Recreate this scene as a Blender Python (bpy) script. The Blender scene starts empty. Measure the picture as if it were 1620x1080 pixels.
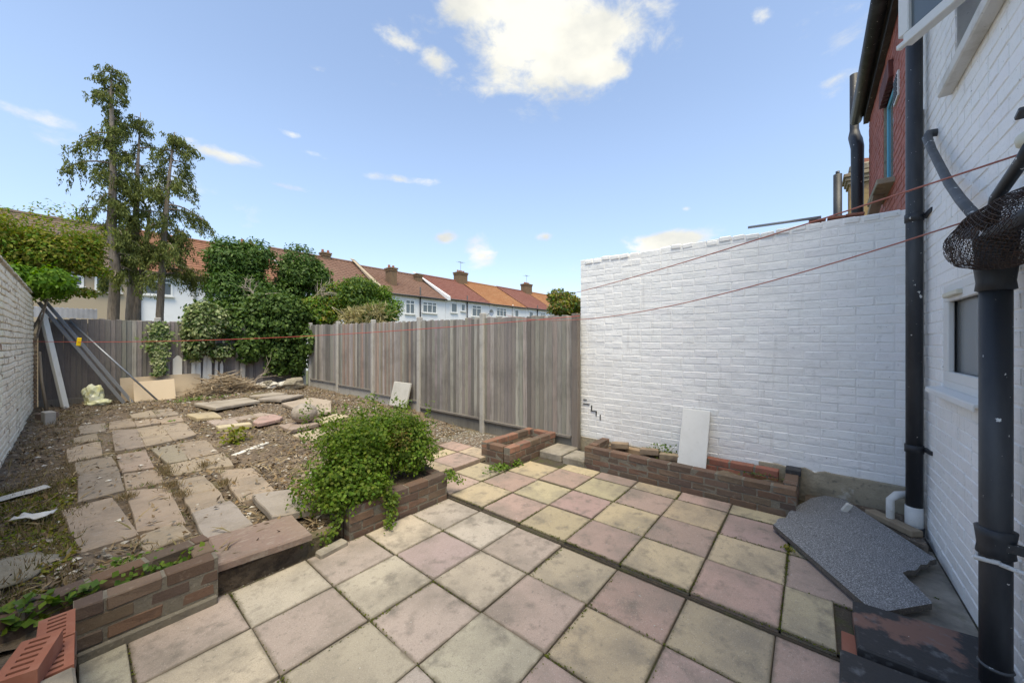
import bpy, bmesh, math, random
import numpy as np
from mathutils import Vector, Matrix, noise as mnoise
R = math.radians
random.seed(7); RNG = np.random.default_rng(7)
SC = bpy.context.scene
COL = SC.collection

# ------------------------------------------------------------------ camera, sky, sun, exposure
cam_d = bpy.data.cameras.new('camera'); cam = bpy.data.objects.new('camera', cam_d); COL.objects.link(cam)
cam_d.sensor_width = 36.0; cam_d.lens = 12.667; cam_d.clip_start = 0.02; cam_d.clip_end = 3000
cam_d.shift_y = 0.0006
cam.location = (0, 0, 1.54); cam.rotation_euler = (R(90), 0, R(-50.35))
SC.camera = cam
SC.view_settings.view_transform = 'Standard'; SC.view_settings.look = 'None'
SC.view_settings.gamma = 1.0; SC.view_settings.use_curve_mapping = False
SC.view_settings.exposure = 1.76
SC.view_settings.use_white_balance = True; SC.view_settings.white_balance_temperature = 8200; SC.view_settings.white_balance_tint = 4

SUN_EL = 65.0
SUN_AZ = math.atan2(-0.27, -0.28)            # direction towards the sun, from +Y clockwise (x=sin, y=cos)
world = bpy.data.worlds.new('World'); SC.world = world; world.use_nodes = True
def build_world():
    nt = world.node_tree; nt.nodes.clear()
    def n(t, **k):
        x = nt.nodes.new(t)
        for a, v in k.items(): setattr(x, a, v)
        return x
    def math_(op, a, b=None, c=None, clamp=False):
        m = n('ShaderNodeMath', operation=op, use_clamp=clamp)
        for i, v in enumerate((a, b, c)):
            if v is None: continue
            if isinstance(v, (int, float)): m.inputs[i].default_value = v
            else: nt.links.new(v, m.inputs[i])
        return m.outputs[0]
    out = n('ShaderNodeOutputWorld'); bg = n('ShaderNodeBackground'); bg.inputs[1].default_value = 0.105
    sky = n('ShaderNodeTexSky', sky_type='NISHITA', sun_disc=False, sun_elevation=R(SUN_EL), sun_rotation=SUN_AZ,
            altitude=1200, air_density=1.15, dust_density=0.25, ozone_density=1.5)
    tone = n('ShaderNodeMix', data_type='RGBA', blend_type='MULTIPLY'); tone.inputs[0].default_value = 1.0
    nt.links.new(sky.outputs[0], tone.inputs[6]); tc = n('ShaderNodeTexCoord')
    D = tc.outputs['Generated']
    sepz = n('ShaderNodeSeparateXYZ'); nt.links.new(D, sepz.inputs[0])       # clear air: the horizon stays blue all round
    hz = n('ShaderNodeMapRange', interpolation_type='SMOOTHSTEP'); nt.links.new(sepz.outputs[2], hz.inputs[0]); hz.inputs[1].default_value = -.05; hz.inputs[2].default_value = .50
    tn = n('ShaderNodeMix', data_type='RGBA'); nt.links.new(hz.outputs[0], tn.inputs[0]); tn.inputs[6].default_value = (.50, .51, .66, 1); tn.inputs[7].default_value = (.95, .92, 1.0, 1)
    nt.links.new(tn.outputs[2], tone.inputs[7])
    # cloud fields: soft elliptical masses at their places in the sky, edges broken by noise
    s, c = math.sin(0.692), math.cos(0.692)
    def dirn(px, py):
        X, up = (px - 810) / 570, (541 - py) / 570
        return Vector((s * X + c, -c * X + s, up)).normalized()
    blobs = [(872, 62, .185, .09, .98), (790, 20, .13, .05, .8), (930, 60, .11, .07, .9), (950, 112, .07, .03, .75), (690, 96, .06, .028, .66), (640, 72, .05, .028, .6),
             (348, 243, .055, .014, .58), (645, 285, .085, .013, .60), (460, 296, .04, .010, .55), (465, 214, .025, .008, .55), (480, 240, .05, .01, .45),
             (758, 402, .045, .038, .72), (705, 378, .03, .02, .6), (860, 374, .028, .012, .55), (872, 405, .022, .010, .45), (910, 420, .035, .022, .5),
             (1055, 381, .09, .02, .9), (1010, 392, .04, .015, .7), (35, 176, .06, .012, .44), (1203, 25, .02, .016, .5), (700, 430, .06, .016, .35),
             (1085, 330, .012, .006, .4), (300, 222, .03, .01, .4), (500, 108, .03, .01, .32)]
    acc = None
    for (px, py, ra, rb, amt) in blobs:
        d = dirn(px, py); h = Vector((-d.y, d.x, 0)).normalized(); v = d.cross(h)
        def dot(vec, rad):
            m = n('ShaderNodeVectorMath', operation='DOT_PRODUCT'); nt.links.new(D, m.inputs[0]); m.inputs[1].default_value = Vector(vec) / rad
            return m.outputs['Value']
        a = dot(h, ra); b = math_('SUBTRACT', dot(v, rb), v.dot(d) / rb)
        f = dot(d, 1.0)
        r2 = math_('ADD', math_('MULTIPLY', a, a), math_('MULTIPLY', b, b))
        e = math_('MULTIPLY', math_('POWER', 2.718, math_('MULTIPLY', r2, -0.8)), amt)
        e = math_('MULTIPLY', e, math_('GREATER_THAN', f, 0.0))
        acc = e if acc is None else math_('MAXIMUM', acc, e)
    def noise(scale, detail, rough, off=(0, 0, 0), dist=0.0):
        mp = n('ShaderNodeMapping'); nt.links.new(D, mp.inputs[0]); mp.inputs['Location'].default_value = off
        mp.inputs['Scale'].default_value = (1, 1, 1.9)
        t = n('ShaderNodeTexNoise'); t.inputs['Scale'].default_value = scale; t.inputs['Detail'].default_value = detail
        t.inputs['Roughness'].default_value = rough; t.inputs['Distortion'].default_value = dist
        nt.links.new(mp.outputs[0], t.inputs['Vector']); return t.outputs['Fac']
    fine = noise(9, 9, .62, dist=.25); low = noise(1.6, 3, .5, (3.1, 1.7, 0.4))
    # the same scattered cumulus carries on over the rest of the sky
    generic = math_('MULTIPLY', math_('SUBTRACT', low, .56, clamp=True), 3.4)
    fld = math_('MAXIMUM', acc, generic)
    dens = math_('ADD', fld, math_('MULTIPLY', math_('SUBTRACT', fine, .5), 1.55))
    mr = n('ShaderNodeMapRange', interpolation_type='SMOOTHSTEP'); nt.links.new(dens, mr.inputs[0])
    mr.inputs[1].default_value = .24; mr.inputs[2].default_value = .72
    gate = math_('MULTIPLY', mr.outputs[0], math_('MULTIPLY', fld, 4.5, clamp=True))
    shade = n('ShaderNodeMapRange'); nt.links.new(noise(5, 6, .55, (1.0, 5, .2)), shade.inputs[0])
    shade.inputs[1].default_value = .35; shade.inputs[2].default_value = .62; shade.inputs[3].default_value = 0; shade.inputs[4].default_value = 1
    cc = n('ShaderNodeMix', data_type='RGBA'); nt.links.new(shade.outputs[0], cc.inputs[0])
    cc.inputs[6].default_value = (2.0, 2.2, 2.6, 1); cc.inputs[7].default_value = (2.95, 3.1, 3.4, 1)
    mix = n('ShaderNodeMix', data_type='RGBA')
    nt.links.new(math_('MULTIPLY', gate, .97), mix.inputs[0]); nt.links.new(tone.outputs[2], mix.inputs[6]); nt.links.new(cc.outputs[2], mix.inputs[7])
    nt.links.new(mix.outputs[2], bg.inputs[0]); nt.links.new(bg.outputs[0], out.inputs[0])
build_world()

sun_d = bpy.data.lights.new('sun', 'SUN'); sun = bpy.data.objects.new('sun', sun_d); COL.objects.link(sun)
sun_d.energy = 1.5; sun_d.angle = R(40); sun_d.color = (1.0, .95, .87)
sd = Vector((math.sin(SUN_AZ) * math.cos(R(SUN_EL)), math.cos(SUN_AZ) * math.cos(R(SUN_EL)), math.sin(R(SUN_EL))))
sun.rotation_euler = (-sd).to_track_quat('-Z', 'Y').to_euler(); sun.location = (0, -20, 30)
try:
    SC.cycles.use_denoising = True; SC.cycles.max_bounces = 8; SC.cycles.transparent_max_bounces = 8
except Exception: pass

# ------------------------------------------------------------------ materials
def lin(r, g, b):
    f = lambda v: (v / 255 / 12.92) if v / 255 <= .04045 else ((v / 255 + .055) / 1.055) ** 2.4
    return (f(r), f(g), f(b), 1)
def C(v):
    return (v, v, v, 1) if isinstance(v, (int, float)) else (tuple(v) + (1,))[:4]
class NT:
    def __init__(self, name):
        self.m = bpy.data.materials.new(name); self.m.use_nodes = True
        self.t = self.m.node_tree; self.t.nodes.clear()
    def n(self, typ, **k):
        x = self.t.nodes.new(typ)
        for a, v in k.items(): setattr(x, a, v)
        return x
    def l(self, a, b): self.t.links.new(a, b)
def surf(name, base=None, layers=(), rough=.85, bump=(), spec=.3, metal=0, rand=0.0, transl=0, island=None, coord='pos', edge=None):
    """base None = the object's own colour.  layers: (scale, detail, colour, lo, hi, amount, stretch[, kind])."""
    q = NT(name)
    out = q.n('ShaderNodeOutputMaterial'); p = q.n('ShaderNodeBsdfPrincipled'); q.l(p.outputs[0], out.inputs[0])
    p.inputs['Roughness'].default_value = rough; p.inputs['Specular IOR Level'].default_value = spec; p.inputs['Metallic'].default_value = metal
    if coord == 'pos': vec = q.n('ShaderNodeNewGeometry').outputs['Position']
    else: vec = q.n('ShaderNodeTexCoord').outputs['Object']
    if island:
        g = q.n('ShaderNodeNewGeometry'); r = q.n('ShaderNodeValToRGB'); q.l(g.outputs['Random Per Island'], r.inputs[0])
        el = r.color_ramp.elements
        for i, cv in enumerate(island):
            pos = i / max(1, len(island) - 1)
            e = el[i] if i < 2 else el.new(pos)
            e.position = pos
        for i, cv in enumerate(island): el[i].color = C(cv)
        col = r.outputs[0]
    elif base is None:
        oi = q.n('ShaderNodeObjectInfo'); col = oi.outputs['Color']
    else:
        rgb = q.n('ShaderNodeRGB'); rgb.outputs[0].default_value = C(base); col = rgb.outputs[0]
    def tex(scale, detail, stretch, kind='n', rgh=.6):
        mp = q.n('ShaderNodeMapping'); mp.inputs['Scale'].default_value = stretch; q.l(vec, mp.inputs[0])
        if kind == 'n':
            t = q.n('ShaderNodeTexNoise'); t.inputs['Scale'].default_value = scale; t.inputs['Detail'].default_value = detail; t.inputs['Roughness'].default_value = rgh
            q.l(mp.outputs[0], t.inputs['Vector']); return t.outputs['Fac']
        t = q.n('ShaderNodeTexVoronoi'); t.inputs['Scale'].default_value = scale; q.l(mp.outputs[0], t.inputs['Vector']); return t.outputs['Distance']
    for L in layers:
        sc_, det, lc, lo, hi, amt = L[:6]; st = L[6] if len(L) > 6 else (1, 1, 1); kd = L[7] if len(L) > 7 else 'n'
        f = tex(sc_, det, st, kd)
        mr = q.n('ShaderNodeMapRange'); q.l(f, mr.inputs[0]); mr.inputs[1].default_value = lo; mr.inputs[2].default_value = hi
        mr.inputs[3].default_value = 0; mr.inputs[4].default_value = amt
        mx = q.n('ShaderNodeMix', data_type='RGBA'); q.l(mr.outputs[0], mx.inputs[0]); q.l(col, mx.inputs[6]); mx.inputs[7].default_value = C(lc); col = mx.outputs[2]
    if edge:                                       # grime that gathers along a slab's rim
        ge = q.n('ShaderNodeTexCoord').outputs['Generated']; sp = q.n('ShaderNodeSeparateXYZ'); q.l(ge, sp.inputs[0]); ds = []
        def mth(op, a, b):
            m_ = q.n('ShaderNodeMath', operation=op)
            for i_, v_ in enumerate((a, b)):
                if isinstance(v_, (int, float)): m_.inputs[i_].default_value = v_
                else: q.l(v_, m_.inputs[i_])
            return m_.outputs[0]
        for ax in (0, 1): ds.append(mth('SUBTRACT', .5, mth('ABSOLUTE', mth('SUBTRACT', sp.outputs[ax], .5), 0)))
        dmin = mth('ADD', mth('MINIMUM', ds[0], ds[1]), mth('MULTIPLY', mth('SUBTRACT', tex(14, 7, (1, 1, 1)), .5), edge[1] * 2.2))
        mr = q.n('ShaderNodeMapRange', interpolation_type='SMOOTHSTEP'); q.l(dmin, mr.inputs[0]); mr.inputs[1].default_value = 0; mr.inputs[2].default_value = edge[1]; mr.inputs[3].default_value = edge[2]; mr.inputs[4].default_value = 0
        mx = q.n('ShaderNodeMix', data_type='RGBA'); q.l(mr.outputs[0], mx.inputs[0]); q.l(col, mx.inputs[6]); mx.inputs[7].default_value = C(edge[0]); col = mx.outputs[2]
    if rand:
        oi = q.n('ShaderNodeObjectInfo'); mr = q.n('ShaderNodeMapRange'); q.l(oi.outputs['Random'], mr.inputs[0]); mr.inputs[3].default_value = 1 - rand; mr.inputs[4].default_value = 1 + rand
        hs = q.n('ShaderNodeHueSaturation'); q.l(mr.outputs[0], hs.inputs['Value']); q.l(col, hs.inputs['Color']); col = hs.outputs[0]
    q.l(col, p.inputs['Base Color'])
    prev = None
    for (sc_, stren, dist, st) in bump:
        b = q.n('ShaderNodeBump'); b.inputs['Strength'].default_value = stren; b.inputs['Distance'].default_value = dist
        q.l(tex(sc_, 6, st), b.inputs['Height'])
        if prev: q.l(prev, b.inputs['Normal'])
        prev = b.outputs[0]
    if prev: q.l(prev, p.inputs['Normal'])
    if transl:
        tr = q.n('ShaderNodeBsdfTranslucent'); ms = q.n('ShaderNodeMixShader'); ms.inputs[0].default_value = transl
        hs = q.n('ShaderNodeHueSaturation'); hs.inputs['Saturation'].default_value = 1.15; hs.inputs['Value'].default_value = 1.3; q.l(col, hs.inputs['Color'])
        q.l(hs.outputs[0], tr.inputs[0]); q.l(p.outputs[0], ms.inputs[1]); q.l(tr.outputs[0], ms.inputs[2]); q.l(ms.outputs[0], out.inputs[0])
    return q.m
I3 = (1, 1, 1)
M = {}
M['white_brick'] = surf('white painted brick', None, [(1.6, 6, (.66, .655, .64), .46, .70, .45), (5, 6, (.55, .53, .50), .60, .74, .5, (3, 3, .35)), (30, 4, (.50, .50, .49), .60, .74, .5), (7, 6, (.30, .28, .26), .70, .78, .5), (55, 2, (.16, .14, .13), .715, .76, .8)],
    rough=.62, bump=[(9, .75, .012, (1, 1, 1.8)), (34, .5, .005, I3)])
M['white_mortar'] = surf('white painted joint', (.84, .835, .825), [(3, 5, (.52, .52, .50), .5, .75, .5), (40, 3, (.33, .32, .3), .64, .74, .6)], rough=.7, bump=[(20, .7, .006, I3)])
M['old_white_brick'] = surf('old peeling whitewashed brick', None, [(2.0, 6, (.60, .52, .37), .48, .68, .6), (7, 7, (.32, .205, .13), .575, .63, .9), (45, 4, (.20, .17, .14), .66, .72, .7), (1.1, 4, (.34, .36, .25), .58, .75, .5)],
    rough=.9, bump=[(18, .7, .008, I3), (80, .4, .003, I3)])
M['old_mortar'] = surf('old whitewashed joint', (.62, .56, .46), [(8, 5, (.22, .19, .16), .50, .65, .8), (2, 5, (.35, .36, .27), .5, .7, .5)], rough=.95, bump=[(40, .8, .006, I3)])
M['red_paint_brick'] = surf('red painted brick', None, [(2, 5, (.22, .06, .045), .5, .72, .5), (30, 4, (.10, .04, .035), .63, .72, .6)], rough=.7, bump=[(20, .6, .006, I3)])
M['brown_brick'] = surf('brown planter brick', None, [(7, 5, (.12, .085, .07), .48, .70, .7), (26, 5, (.30, .25, .20), .60, .72, .5), (90, 3, (.07, .05, .045), .62, .72, .6), (3, 4, (.36, .33, .28), .66, .78, .6)],
    rough=.92, bump=[(30, .6, .006, I3), (120, .5, .002, I3)])
M['mortar'] = surf('grey mortar', (.19, .172, .14), [(12, 5, (.13, .115, .10), .45, .7, .7), (50, 3, (.40, .37, .32), .6, .72, .5)], rough=.95, bump=[(50, .9, .008, I3)])
M['paver'] = surf('concrete paving slab', None, [(2.3, 9, (.20, .175, .145), .46, .66, .62), (8, 9, (.14, .125, .105), .53, .68, .60), (42, 4, (.12, .11, .10), .60, .70, .40), (210, 2, (.20, .18, .16), .50, .66, .45), (170, 2, (.66, .62, .56), .60, .70, .35), (4.3, 7, (.62, .60, .57), .715, .745, .7)],
    rough=.88, bump=[(90, .4, .002, I3), (9, .3, .005, I3)], edge=((.12, .10, .07), .05, .6))
M['flag'] = surf('riven flagstone', None, [(3, 7, (.165, .14, .115), .46, .70, .7), (16, 7, (.36, .32, .28), .52, .70, .5, (1, 2.5, 1)), (60, 5, (.12, .10, .09), .60, .70, .6), (1.3, 4, (.30, .245, .19), .5, .75, .5)],
    rough=.9, bump=[(7, .8, .016, (1.5, .8, 1)), (40, .6, .004, I3)])
M['soil'] = surf('garden soil and leaf mould', (.165, .125, .092), [(2.2, 6, (.25, .195, .145), .45, .65, .8), (14, 7, (.055, .045, .038), .45, .66, .75), (60, 5, (.30, .24, .17), .60, .70, .6), (1.2, 4, (.13, .135, .05), .55, .72, .6)],
    rough=1, bump=[(30, 1, .02, I3), (110, .8, .006, I3)])
M['joint'] = surf('dirt and moss between paving', (.075, .062, .048), [(4, 5, (.075, .085, .028), .52, .68, .8), (60, 4, (.16, .13, .09), .55, .7, .5)], rough=1, bump=[(60, 1, .008, I3)])
M['ground'] = surf('grassy ground', (.09, .10, .05), [(.4, 5, (.15, .13, .08), .45, .7, .7)], rough=1)
M['dirty_concrete'] = surf('dirty concrete', (.33, .295, .245), [(3, 6, (.10, .09, .075), .44, .66, .8), (25, 5, (.40, .37, .32), .62, .72, .5), (8, 5, (.12, .12, .06), .58, .72, .5)], rough=.93, bump=[(30, .8, .01, I3)])
M['render_base'] = surf('bare sandy render', (.36, .31, .23), [(4, 6, (.20, .175, .13), .45, .65, .8), (20, 5, (.13, .12, .10), .58, .68, .6), (6, 5, (.55, .53, .48), .62, .70, .6)], rough=.95, bump=[(25, .9, .012, I3)])
M['fence_wood'] = surf('weathered grey fence board', None, [(5, 6, (.19, .175, .16), .45, .68, .7, (6, 6, .35)), (30, 5, (.075, .068, .062), .56, .70, .75, (4, 4, .12)), (1.2, 4, (.10, .09, .085), .50, .72, .6), (14, 4, (.34, .29, .25), .64, .74, .5, (3, 3, .2))],
    rough=.9, bump=[(30, .6, .004, (5, 5, .15))])
M['concrete'] = surf('pale concrete post', (.42, .40, .365), [(5, 5, (.24, .225, .20), .48, .70, .6), (60, 3, (.16, .15, .13), .62, .72, .5)], rough=.92, bump=[(60, .5, .003, I3)])
M['iron'] = surf('black painted iron', (.022, .024, .028), [(6, 6, (.075, .077, .08), .46, .72, .7, (1, 1, .25)), (24, 4, (.72, .72, .70), .69, .70, .95), (70, 3, (.6, .6, .58), .735, .745, .8), (30, 4, (.10, .07, .055), .68, .76, .6)], rough=.5, spec=.45, bump=[(50, .3, .002, I3)])
M['grey_pipe'] = surf('grey pipe with white splashes', (.085, .09, .095), [(22, 4, (.78, .78, .76), .63, .66, .95), (8, 4, (.16, .165, .17), .5, .7, .6)], rough=.6, bump=[(40, .4, .003, I3)])
M['rust_wire'] = surf('rusty wire', (.045, .030, .024), [(30, 4, (.13, .065, .035), .52, .68, .7)], rough=.8)
M['upvc'] = surf('white window plastic', (.74, .74, .72), [(3, 4, (.62, .61, .57), .5, .75, .4)], rough=.38, spec=.45)
M['cream_plastic'] = surf('yellowed plastic', (.66, .62, .50), rough=.45)
M['dirty_white'] = surf('dirty white paint', (.64, .635, .61), [(6, 6, (.40, .37, .31), .5, .72, .6), (50, 3, (.25, .23, .2), .66, .74, .5)], rough=.75, bump=[(30, .4, .004, I3)])
M['glass'] = surf('window glass', (.10, .12, .125), rough=.04, spec=.9)
M['obscure_glass'] = surf('grey obscured glass', (.17, .18, .18), rough=.16, spec=.8)
M['far_glass'] = surf('far window glass', (.10, .125, .14), rough=.12, spec=.8)
M['worktop'] = surf('speckled grey worktop', (.165, .167, .172), [(150, 2, (.46, .465, .475), .53, .60, .9), (120, 2, (.03, .032, .036), .57, .63, .9), (2, 3, (.20, .21, .23), .5, .75, .35)], rough=.5, spec=.35)
M['chipboard'] = surf('broken chipboard edge', (.12, .105, .09), [(90, 3, (.25, .21, .16), .5, .65, .6)], rough=.9)
M['black_slab'] = surf('black painted slab worn to red', (.038, .038, .04), [(3.2, 7, (.21, .115, .09), .53, .58, .95), (14, 7, (.17, .18, .19), .56, .70, .6), (26, 5, (.75, .75, .72), .735, .75, .9)], rough=.62, bump=[(30, .6, .005, I3)])
M['red_brick_new'] = surf('clean red brick', (.29, .115, .078), [(12, 5, (.35, .17, .125), .5, .7, .6), (60, 4, (.24, .085, .06), .6, .7, .5), (9, 4, (.62, .58, .53), .72, .78, .7)], rough=.85, bump=[(80, .5, .002, I3)])
M['steel'] = surf('galvanised steel', (.30, .32, .35), [(5, 4, (.20, .21, .23), .45, .7, .6)], rough=.45, metal=.6)
M['dark_steel'] = surf('grey coated steel', (.24, .255, .28), rough=.5, metal=.3)
M['white_timber'] = surf('white painted timber', (.66, .65, .60), [(8, 5, (.42, .38, .31), .56, .72, .6, (1, 1, .2))], rough=.7)
M['bare_timber'] = surf('bare weathered timber', (.30, .235, .165), [(10, 5, (.17, .125, .09), .45, .7, .7, (1, 1, .2))], rough=.9)
M['tan_board'] = surf('tan fibre board', (.40, .32, .23), [(4, 5, (.30, .24, .17), .45, .7, .6), (40, 4, (.22, .17, .12), .62, .72, .5)], rough=.9)
M['cream_board'] = surf('cream board', (.62, .50, .36), [(3, 5, (.52, .40, .28), .48, .7, .5), (25, 4, (.40, .31, .22), .66, .74, .5)], rough=.85)
M['pale_board'] = surf('pale stone slab', (.50, .49, .455), [(4, 6, (.38, .37, .34), .48, .7, .5), (60, 4, (.28, .27, .25), .62, .72, .5)], rough=.8, bump=[(40, .4, .003, I3)])
M['white_board'] = surf('pale grey board', (.62, .625, .62), [(3, 6, (.50, .50, .49), .46, .7, .6), (22, 5, (.42, .42, .40), .62, .74, .45)], rough=.7, bump=[(40, .25, .003, I3)])
M['bag'] = surf('pale yellow plastic', (.66, .66, .40), [(9, 5, (.74, .74, .66), .45, .65, .8), (5, 4, (.66, .60, .14), .58, .72, .7)], rough=.35, spec=.5)
M['yellow'] = surf('yellow plastic', (.78, .52, .02), rough=.4)
M['rope'] = surf('red washing line', (.42, .075, .06), rough=.6)
M['rope_old'] = surf('faded washing line', (.45, .17, .13), rough=.7)
M['stone_ball'] = surf('weathered cast stone', (.34, .30, .26), [(20, 5, (.20, .175, .15), .45, .65, .7)], rough=.95, bump=[(12, .9, .02, (1, 1, 2.2))])
M['rock'] = surf('garden rock', (.28, .25, .20), [(6, 6, (.15, .14, .10), .45, .68, .7), (40, 5, (.42, .39, .34), .6, .7, .5)], rough=.95, bump=[(12, 1, .02, I3)])
M['rubble_white'] = surf('white plaster rubble', (.66, .64, .59), [(9, 5, (.40, .36, .30), .5, .7, .7)], rough=.9, bump=[(20, .8, .01, I3)])
M['bark'] = surf('grey brown bark', (.26, .215, .175), [(14, 6, (.13, .105, .085), .46, .66, .8, (2, 2, .35)), (6, 5, (.28, .235, .19), .58, .74, .6)], rough=.95, bump=[(16, 1, .03, (2, 2, .35))])
M['twig'] = surf('dry twigs', island=[(.20, .145, .095), (.36, .28, .19), (.46, .38, .28), (.27, .20, .13)], rough=.95)
M['dead_wood'] = surf('bleached dead branches', (.42, .36, .29), [(20, 4, (.28, .23, .18), .5, .7, .6)], rough=.95)
def leafm(name, cols, transl=.3, rough=.5, spec=.35): return surf(name, island=cols, rough=rough, spec=spec, transl=transl)
M['leaf_conifer'] = leafm('drooping conifer sprays', [(.075, .098, .034), (.135, .165, .048), (.19, .21, .06), (.10, .13, .042)], .25, .7, .15)
M['leaf_lime'] = leafm('yellow green leaves', [(.12, .17, .024), (.20, .25, .032), (.27, .29, .045), (.30, .23, .07), (.15, .20, .028)], .4, .6, .2)
M['leaf_fresh'] = leafm('bright green leaves', [(.065, .155, .02), (.12, .235, .028), (.17, .28, .036)], .38, .6, .25)
M['leaf_dark'] = leafm('glossy dark leaves', [(.042, .092, .02), (.068, .14, .028), (.11, .185, .036), (.052, .115, .024)], .25, .5, .3)
M['leaf_ivy'] = leafm('ivy leaves', [(.036, .078, .017), (.064, .12, .026), (.115, .18, .04), (.048, .096, .02)], .25, .55, .25)
M['leaf_pale'] = leafm('cream edged leaves', [(.10, .15, .05), (.22, .27, .10), (.42, .45, .25), (.13, .19, .06)], .25, .55, .25)
M['leaf_privet'] = leafm('small green leaves', [(.065, .125, .020), (.11, .18, .028), (.165, .235, .036), (.08, .15, .025), (.22, .26, .045)], .4, .55, .25)
M['leaf_straw'] = leafm('dry straw fronds', [(.34, .28, .13), (.46, .40, .22), (.25, .24, .08)], .25, .7)
M['leaf_weed'] = leafm('weed leaves', [(.06, .13, .02), (.10, .19, .025), (.16, .24, .03), (.08, .15, .03)], .35, .5)
M['leaf_moss'] = leafm('moss', [(.075, .095, .018), (.12, .13, .022), (.055, .075, .018)], .1, .9, .1)
M['leaf_autumn'] = leafm('yellowing leaves', [(.14, .13, .025), (.20, .14, .04), (.09, .10, .025)], .3)
M['litter'] = surf('fallen leaves and chippings', island=[(.13, .085, .05), (.22, .155, .09), (.30, .235, .16), (.085, .06, .042), (.26, .17, .085), (.36, .32, .27), (.17, .12, .07), (.055, .042, .034)], rough=.95)
M['grit'] = surf('gravel and grit', island=[(.17, .16, .145), (.27, .25, .22), (.10, .092, .084), (.42, .40, .36), (.21, .165, .13)], rough=.95)
M['white_bits'] = surf('pale plaster chips', island=[(.62, .60, .56), (.45, .42, .37), (.70, .69, .66)], rough=.9)
M['straw'] = surf('dead grass', island=[(.25, .18, .095), (.32, .25, .15), (.19, .14, .08), (.17, .155, .065)], rough=.95)

# ------------------------------------------------------------------ builders
W = {}
def link(o, parent=None, kind=None):
    COL.objects.link(o)
    if parent is not None: o.parent = parent
    if kind: o['kind'] = kind
    return o
def thing(name, label, cat, loc=(0, 0, 0), group=None):
    o = bpy.data.objects.new(name, None); o.empty_display_size = .1
    o.location = loc; W[o.name] = Vector(loc); link(o)
    return tag(o, label, cat, group)
def tag(o, label, cat, group=None):
    o['label'] = label; o['category'] = cat
    if group: o['group'] = group
    return o
class MB:
    """collects pieces in world coordinates; build() makes ONE mesh object."""
    def __init__(self): self.v = []; self.f = []; self.n = 0
    def add(self, verts, faces):
        self.v.extend([tuple(p) for p in verts]); b = self.n
        self.f.extend([tuple(i + b for i in q) for q in faces]); self.n += len(verts); return self
    def box(self, c, s, rot=None):
        hx, hy, hz = s[0] / 2, s[1] / 2, s[2] / 2
        P = [Vector((x, y, z)) for z in (-hz, hz) for x, y in ((-hx, -hy), (hx, -hy), (hx, hy), (-hx, hy))]
        if rot is not None: P = [rot @ p for p in P]
        P = [p + Vector(c) for p in P]
        return self.add(P, [(3, 2, 1, 0), (4, 5, 6, 7), (0, 1, 5, 4), (1, 2, 6, 5), (2, 3, 7, 6), (3, 0, 4, 7)])
    def bar(self, a, b, w, h, roll=0.0):
        a, b = Vector(a), Vector(b); d = b - a
        q = d.to_track_quat('X', 'Z').to_matrix() @ Matrix.Rotation(roll, 3, 'X')
        return self.box((a + b) / 2, (d.length, w, h), q)
    def tube(self, pts, r, seg=8, cap=True):
        pts = [Vector(p) for p in pts]; rr = r if isinstance(r, (list, tuple)) else [r] * len(pts)
        V, Fc = [], []; ref = None
        for i, p in enumerate(pts):
            t = (pts[min(i + 1, len(pts) - 1)] - pts[max(i - 1, 0)]); t = t.normalized() if t.length > 1e-9 else Vector((0, 0, 1))
            if ref is None: ref = t.orthogonal().normalized()
            ref = (ref - t * ref.dot(t)); ref = ref.normalized() if ref.length > 1e-6 else t.orthogonal().normalized()
            u = t.cross(ref)
            for k in range(seg):
                a = 2 * math.pi * k / seg; V.append(p + (ref * math.cos(a) + u * math.sin(a)) * rr[i])
        for i in range(len(pts) - 1):
            for k in range(seg):
                a, b = i * seg + k, i * seg + (k + 1) % seg
                Fc.append((a, b, b + seg, a + seg))
        if cap: Fc.append(tuple(range(seg))[::-1]); Fc.append(tuple((len(pts) - 1) * seg + k for k in range(seg)))
        return self.add(V, Fc)
    def prism(self, poly, z0, z1):
        n = len(poly); P = [Vector((p[0], p[1], z0)) for p in poly] + [Vector((p[0], p[1], z1 if not callable(z1) else z1(p))) for p in poly]
        return self.add(P, [tuple(range(n))[::-1], tuple(range(n, 2 * n))] + [(i, (i + 1) % n, n + (i + 1) % n, n + i) for i in range(n)])
    def mesh(self, name, smooth=False):
        me = bpy.data.meshes.new(name); me.from_pydata(self.v, [], self.f); me.validate(); me.update()
        if smooth: me.shade_smooth()
        return me
    def build(self, name, mat, parent=None, smooth=False, kind=None, color=None, bevel=0, origin=None, fixn=False):
        V = np.array(self.v); lo, hi = V.min(0), V.max(0)
        o0 = np.array(origin) if origin is not None else np.array([(lo[0] + hi[0]) / 2, (lo[1] + hi[1]) / 2, lo[2]])
        self.v = [tuple(p) for p in (V - o0)]
        me = self.mesh(name, smooth)
        if fixn or bevel:
            bm = bmesh.new(); bm.from_mesh(me); bmesh.ops.recalc_face_normals(bm, faces=bm.faces)
            if bevel: bmesh.ops.bevel(bm, geom=[e for e in bm.edges if e.is_manifold and e.calc_face_angle(0) > .5], offset=bevel, segments=1, affect='EDGES', profile=.6)
            bm.to_mesh(me); bm.free()
        me.materials.append(M[mat])
        return put(name, me, o0, parent, kind, color)
def put(name, me, loc, parent=None, kind=None, color=None, rot=None, scale=None):
    o = bpy.data.objects.new(name, me); loc = Vector(loc)
    W_loc = loc.copy()
    o.location = loc - (W[parent.name] if parent is not None else Vector())
    if rot is not None: o.rotation_euler = rot
    if scale is not None: o.scale = scale
    if color is not None: o.color = C(color)
    link(o, parent, kind); W[o.name] = W_loc
    return o
def jit(cv, a=.08):
    k = 1 + random.uniform(-a, a); return tuple(max(0.004, min(.95, x * k * (1 + random.uniform(-a, a) * .3))) for x in cv[:3])
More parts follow.
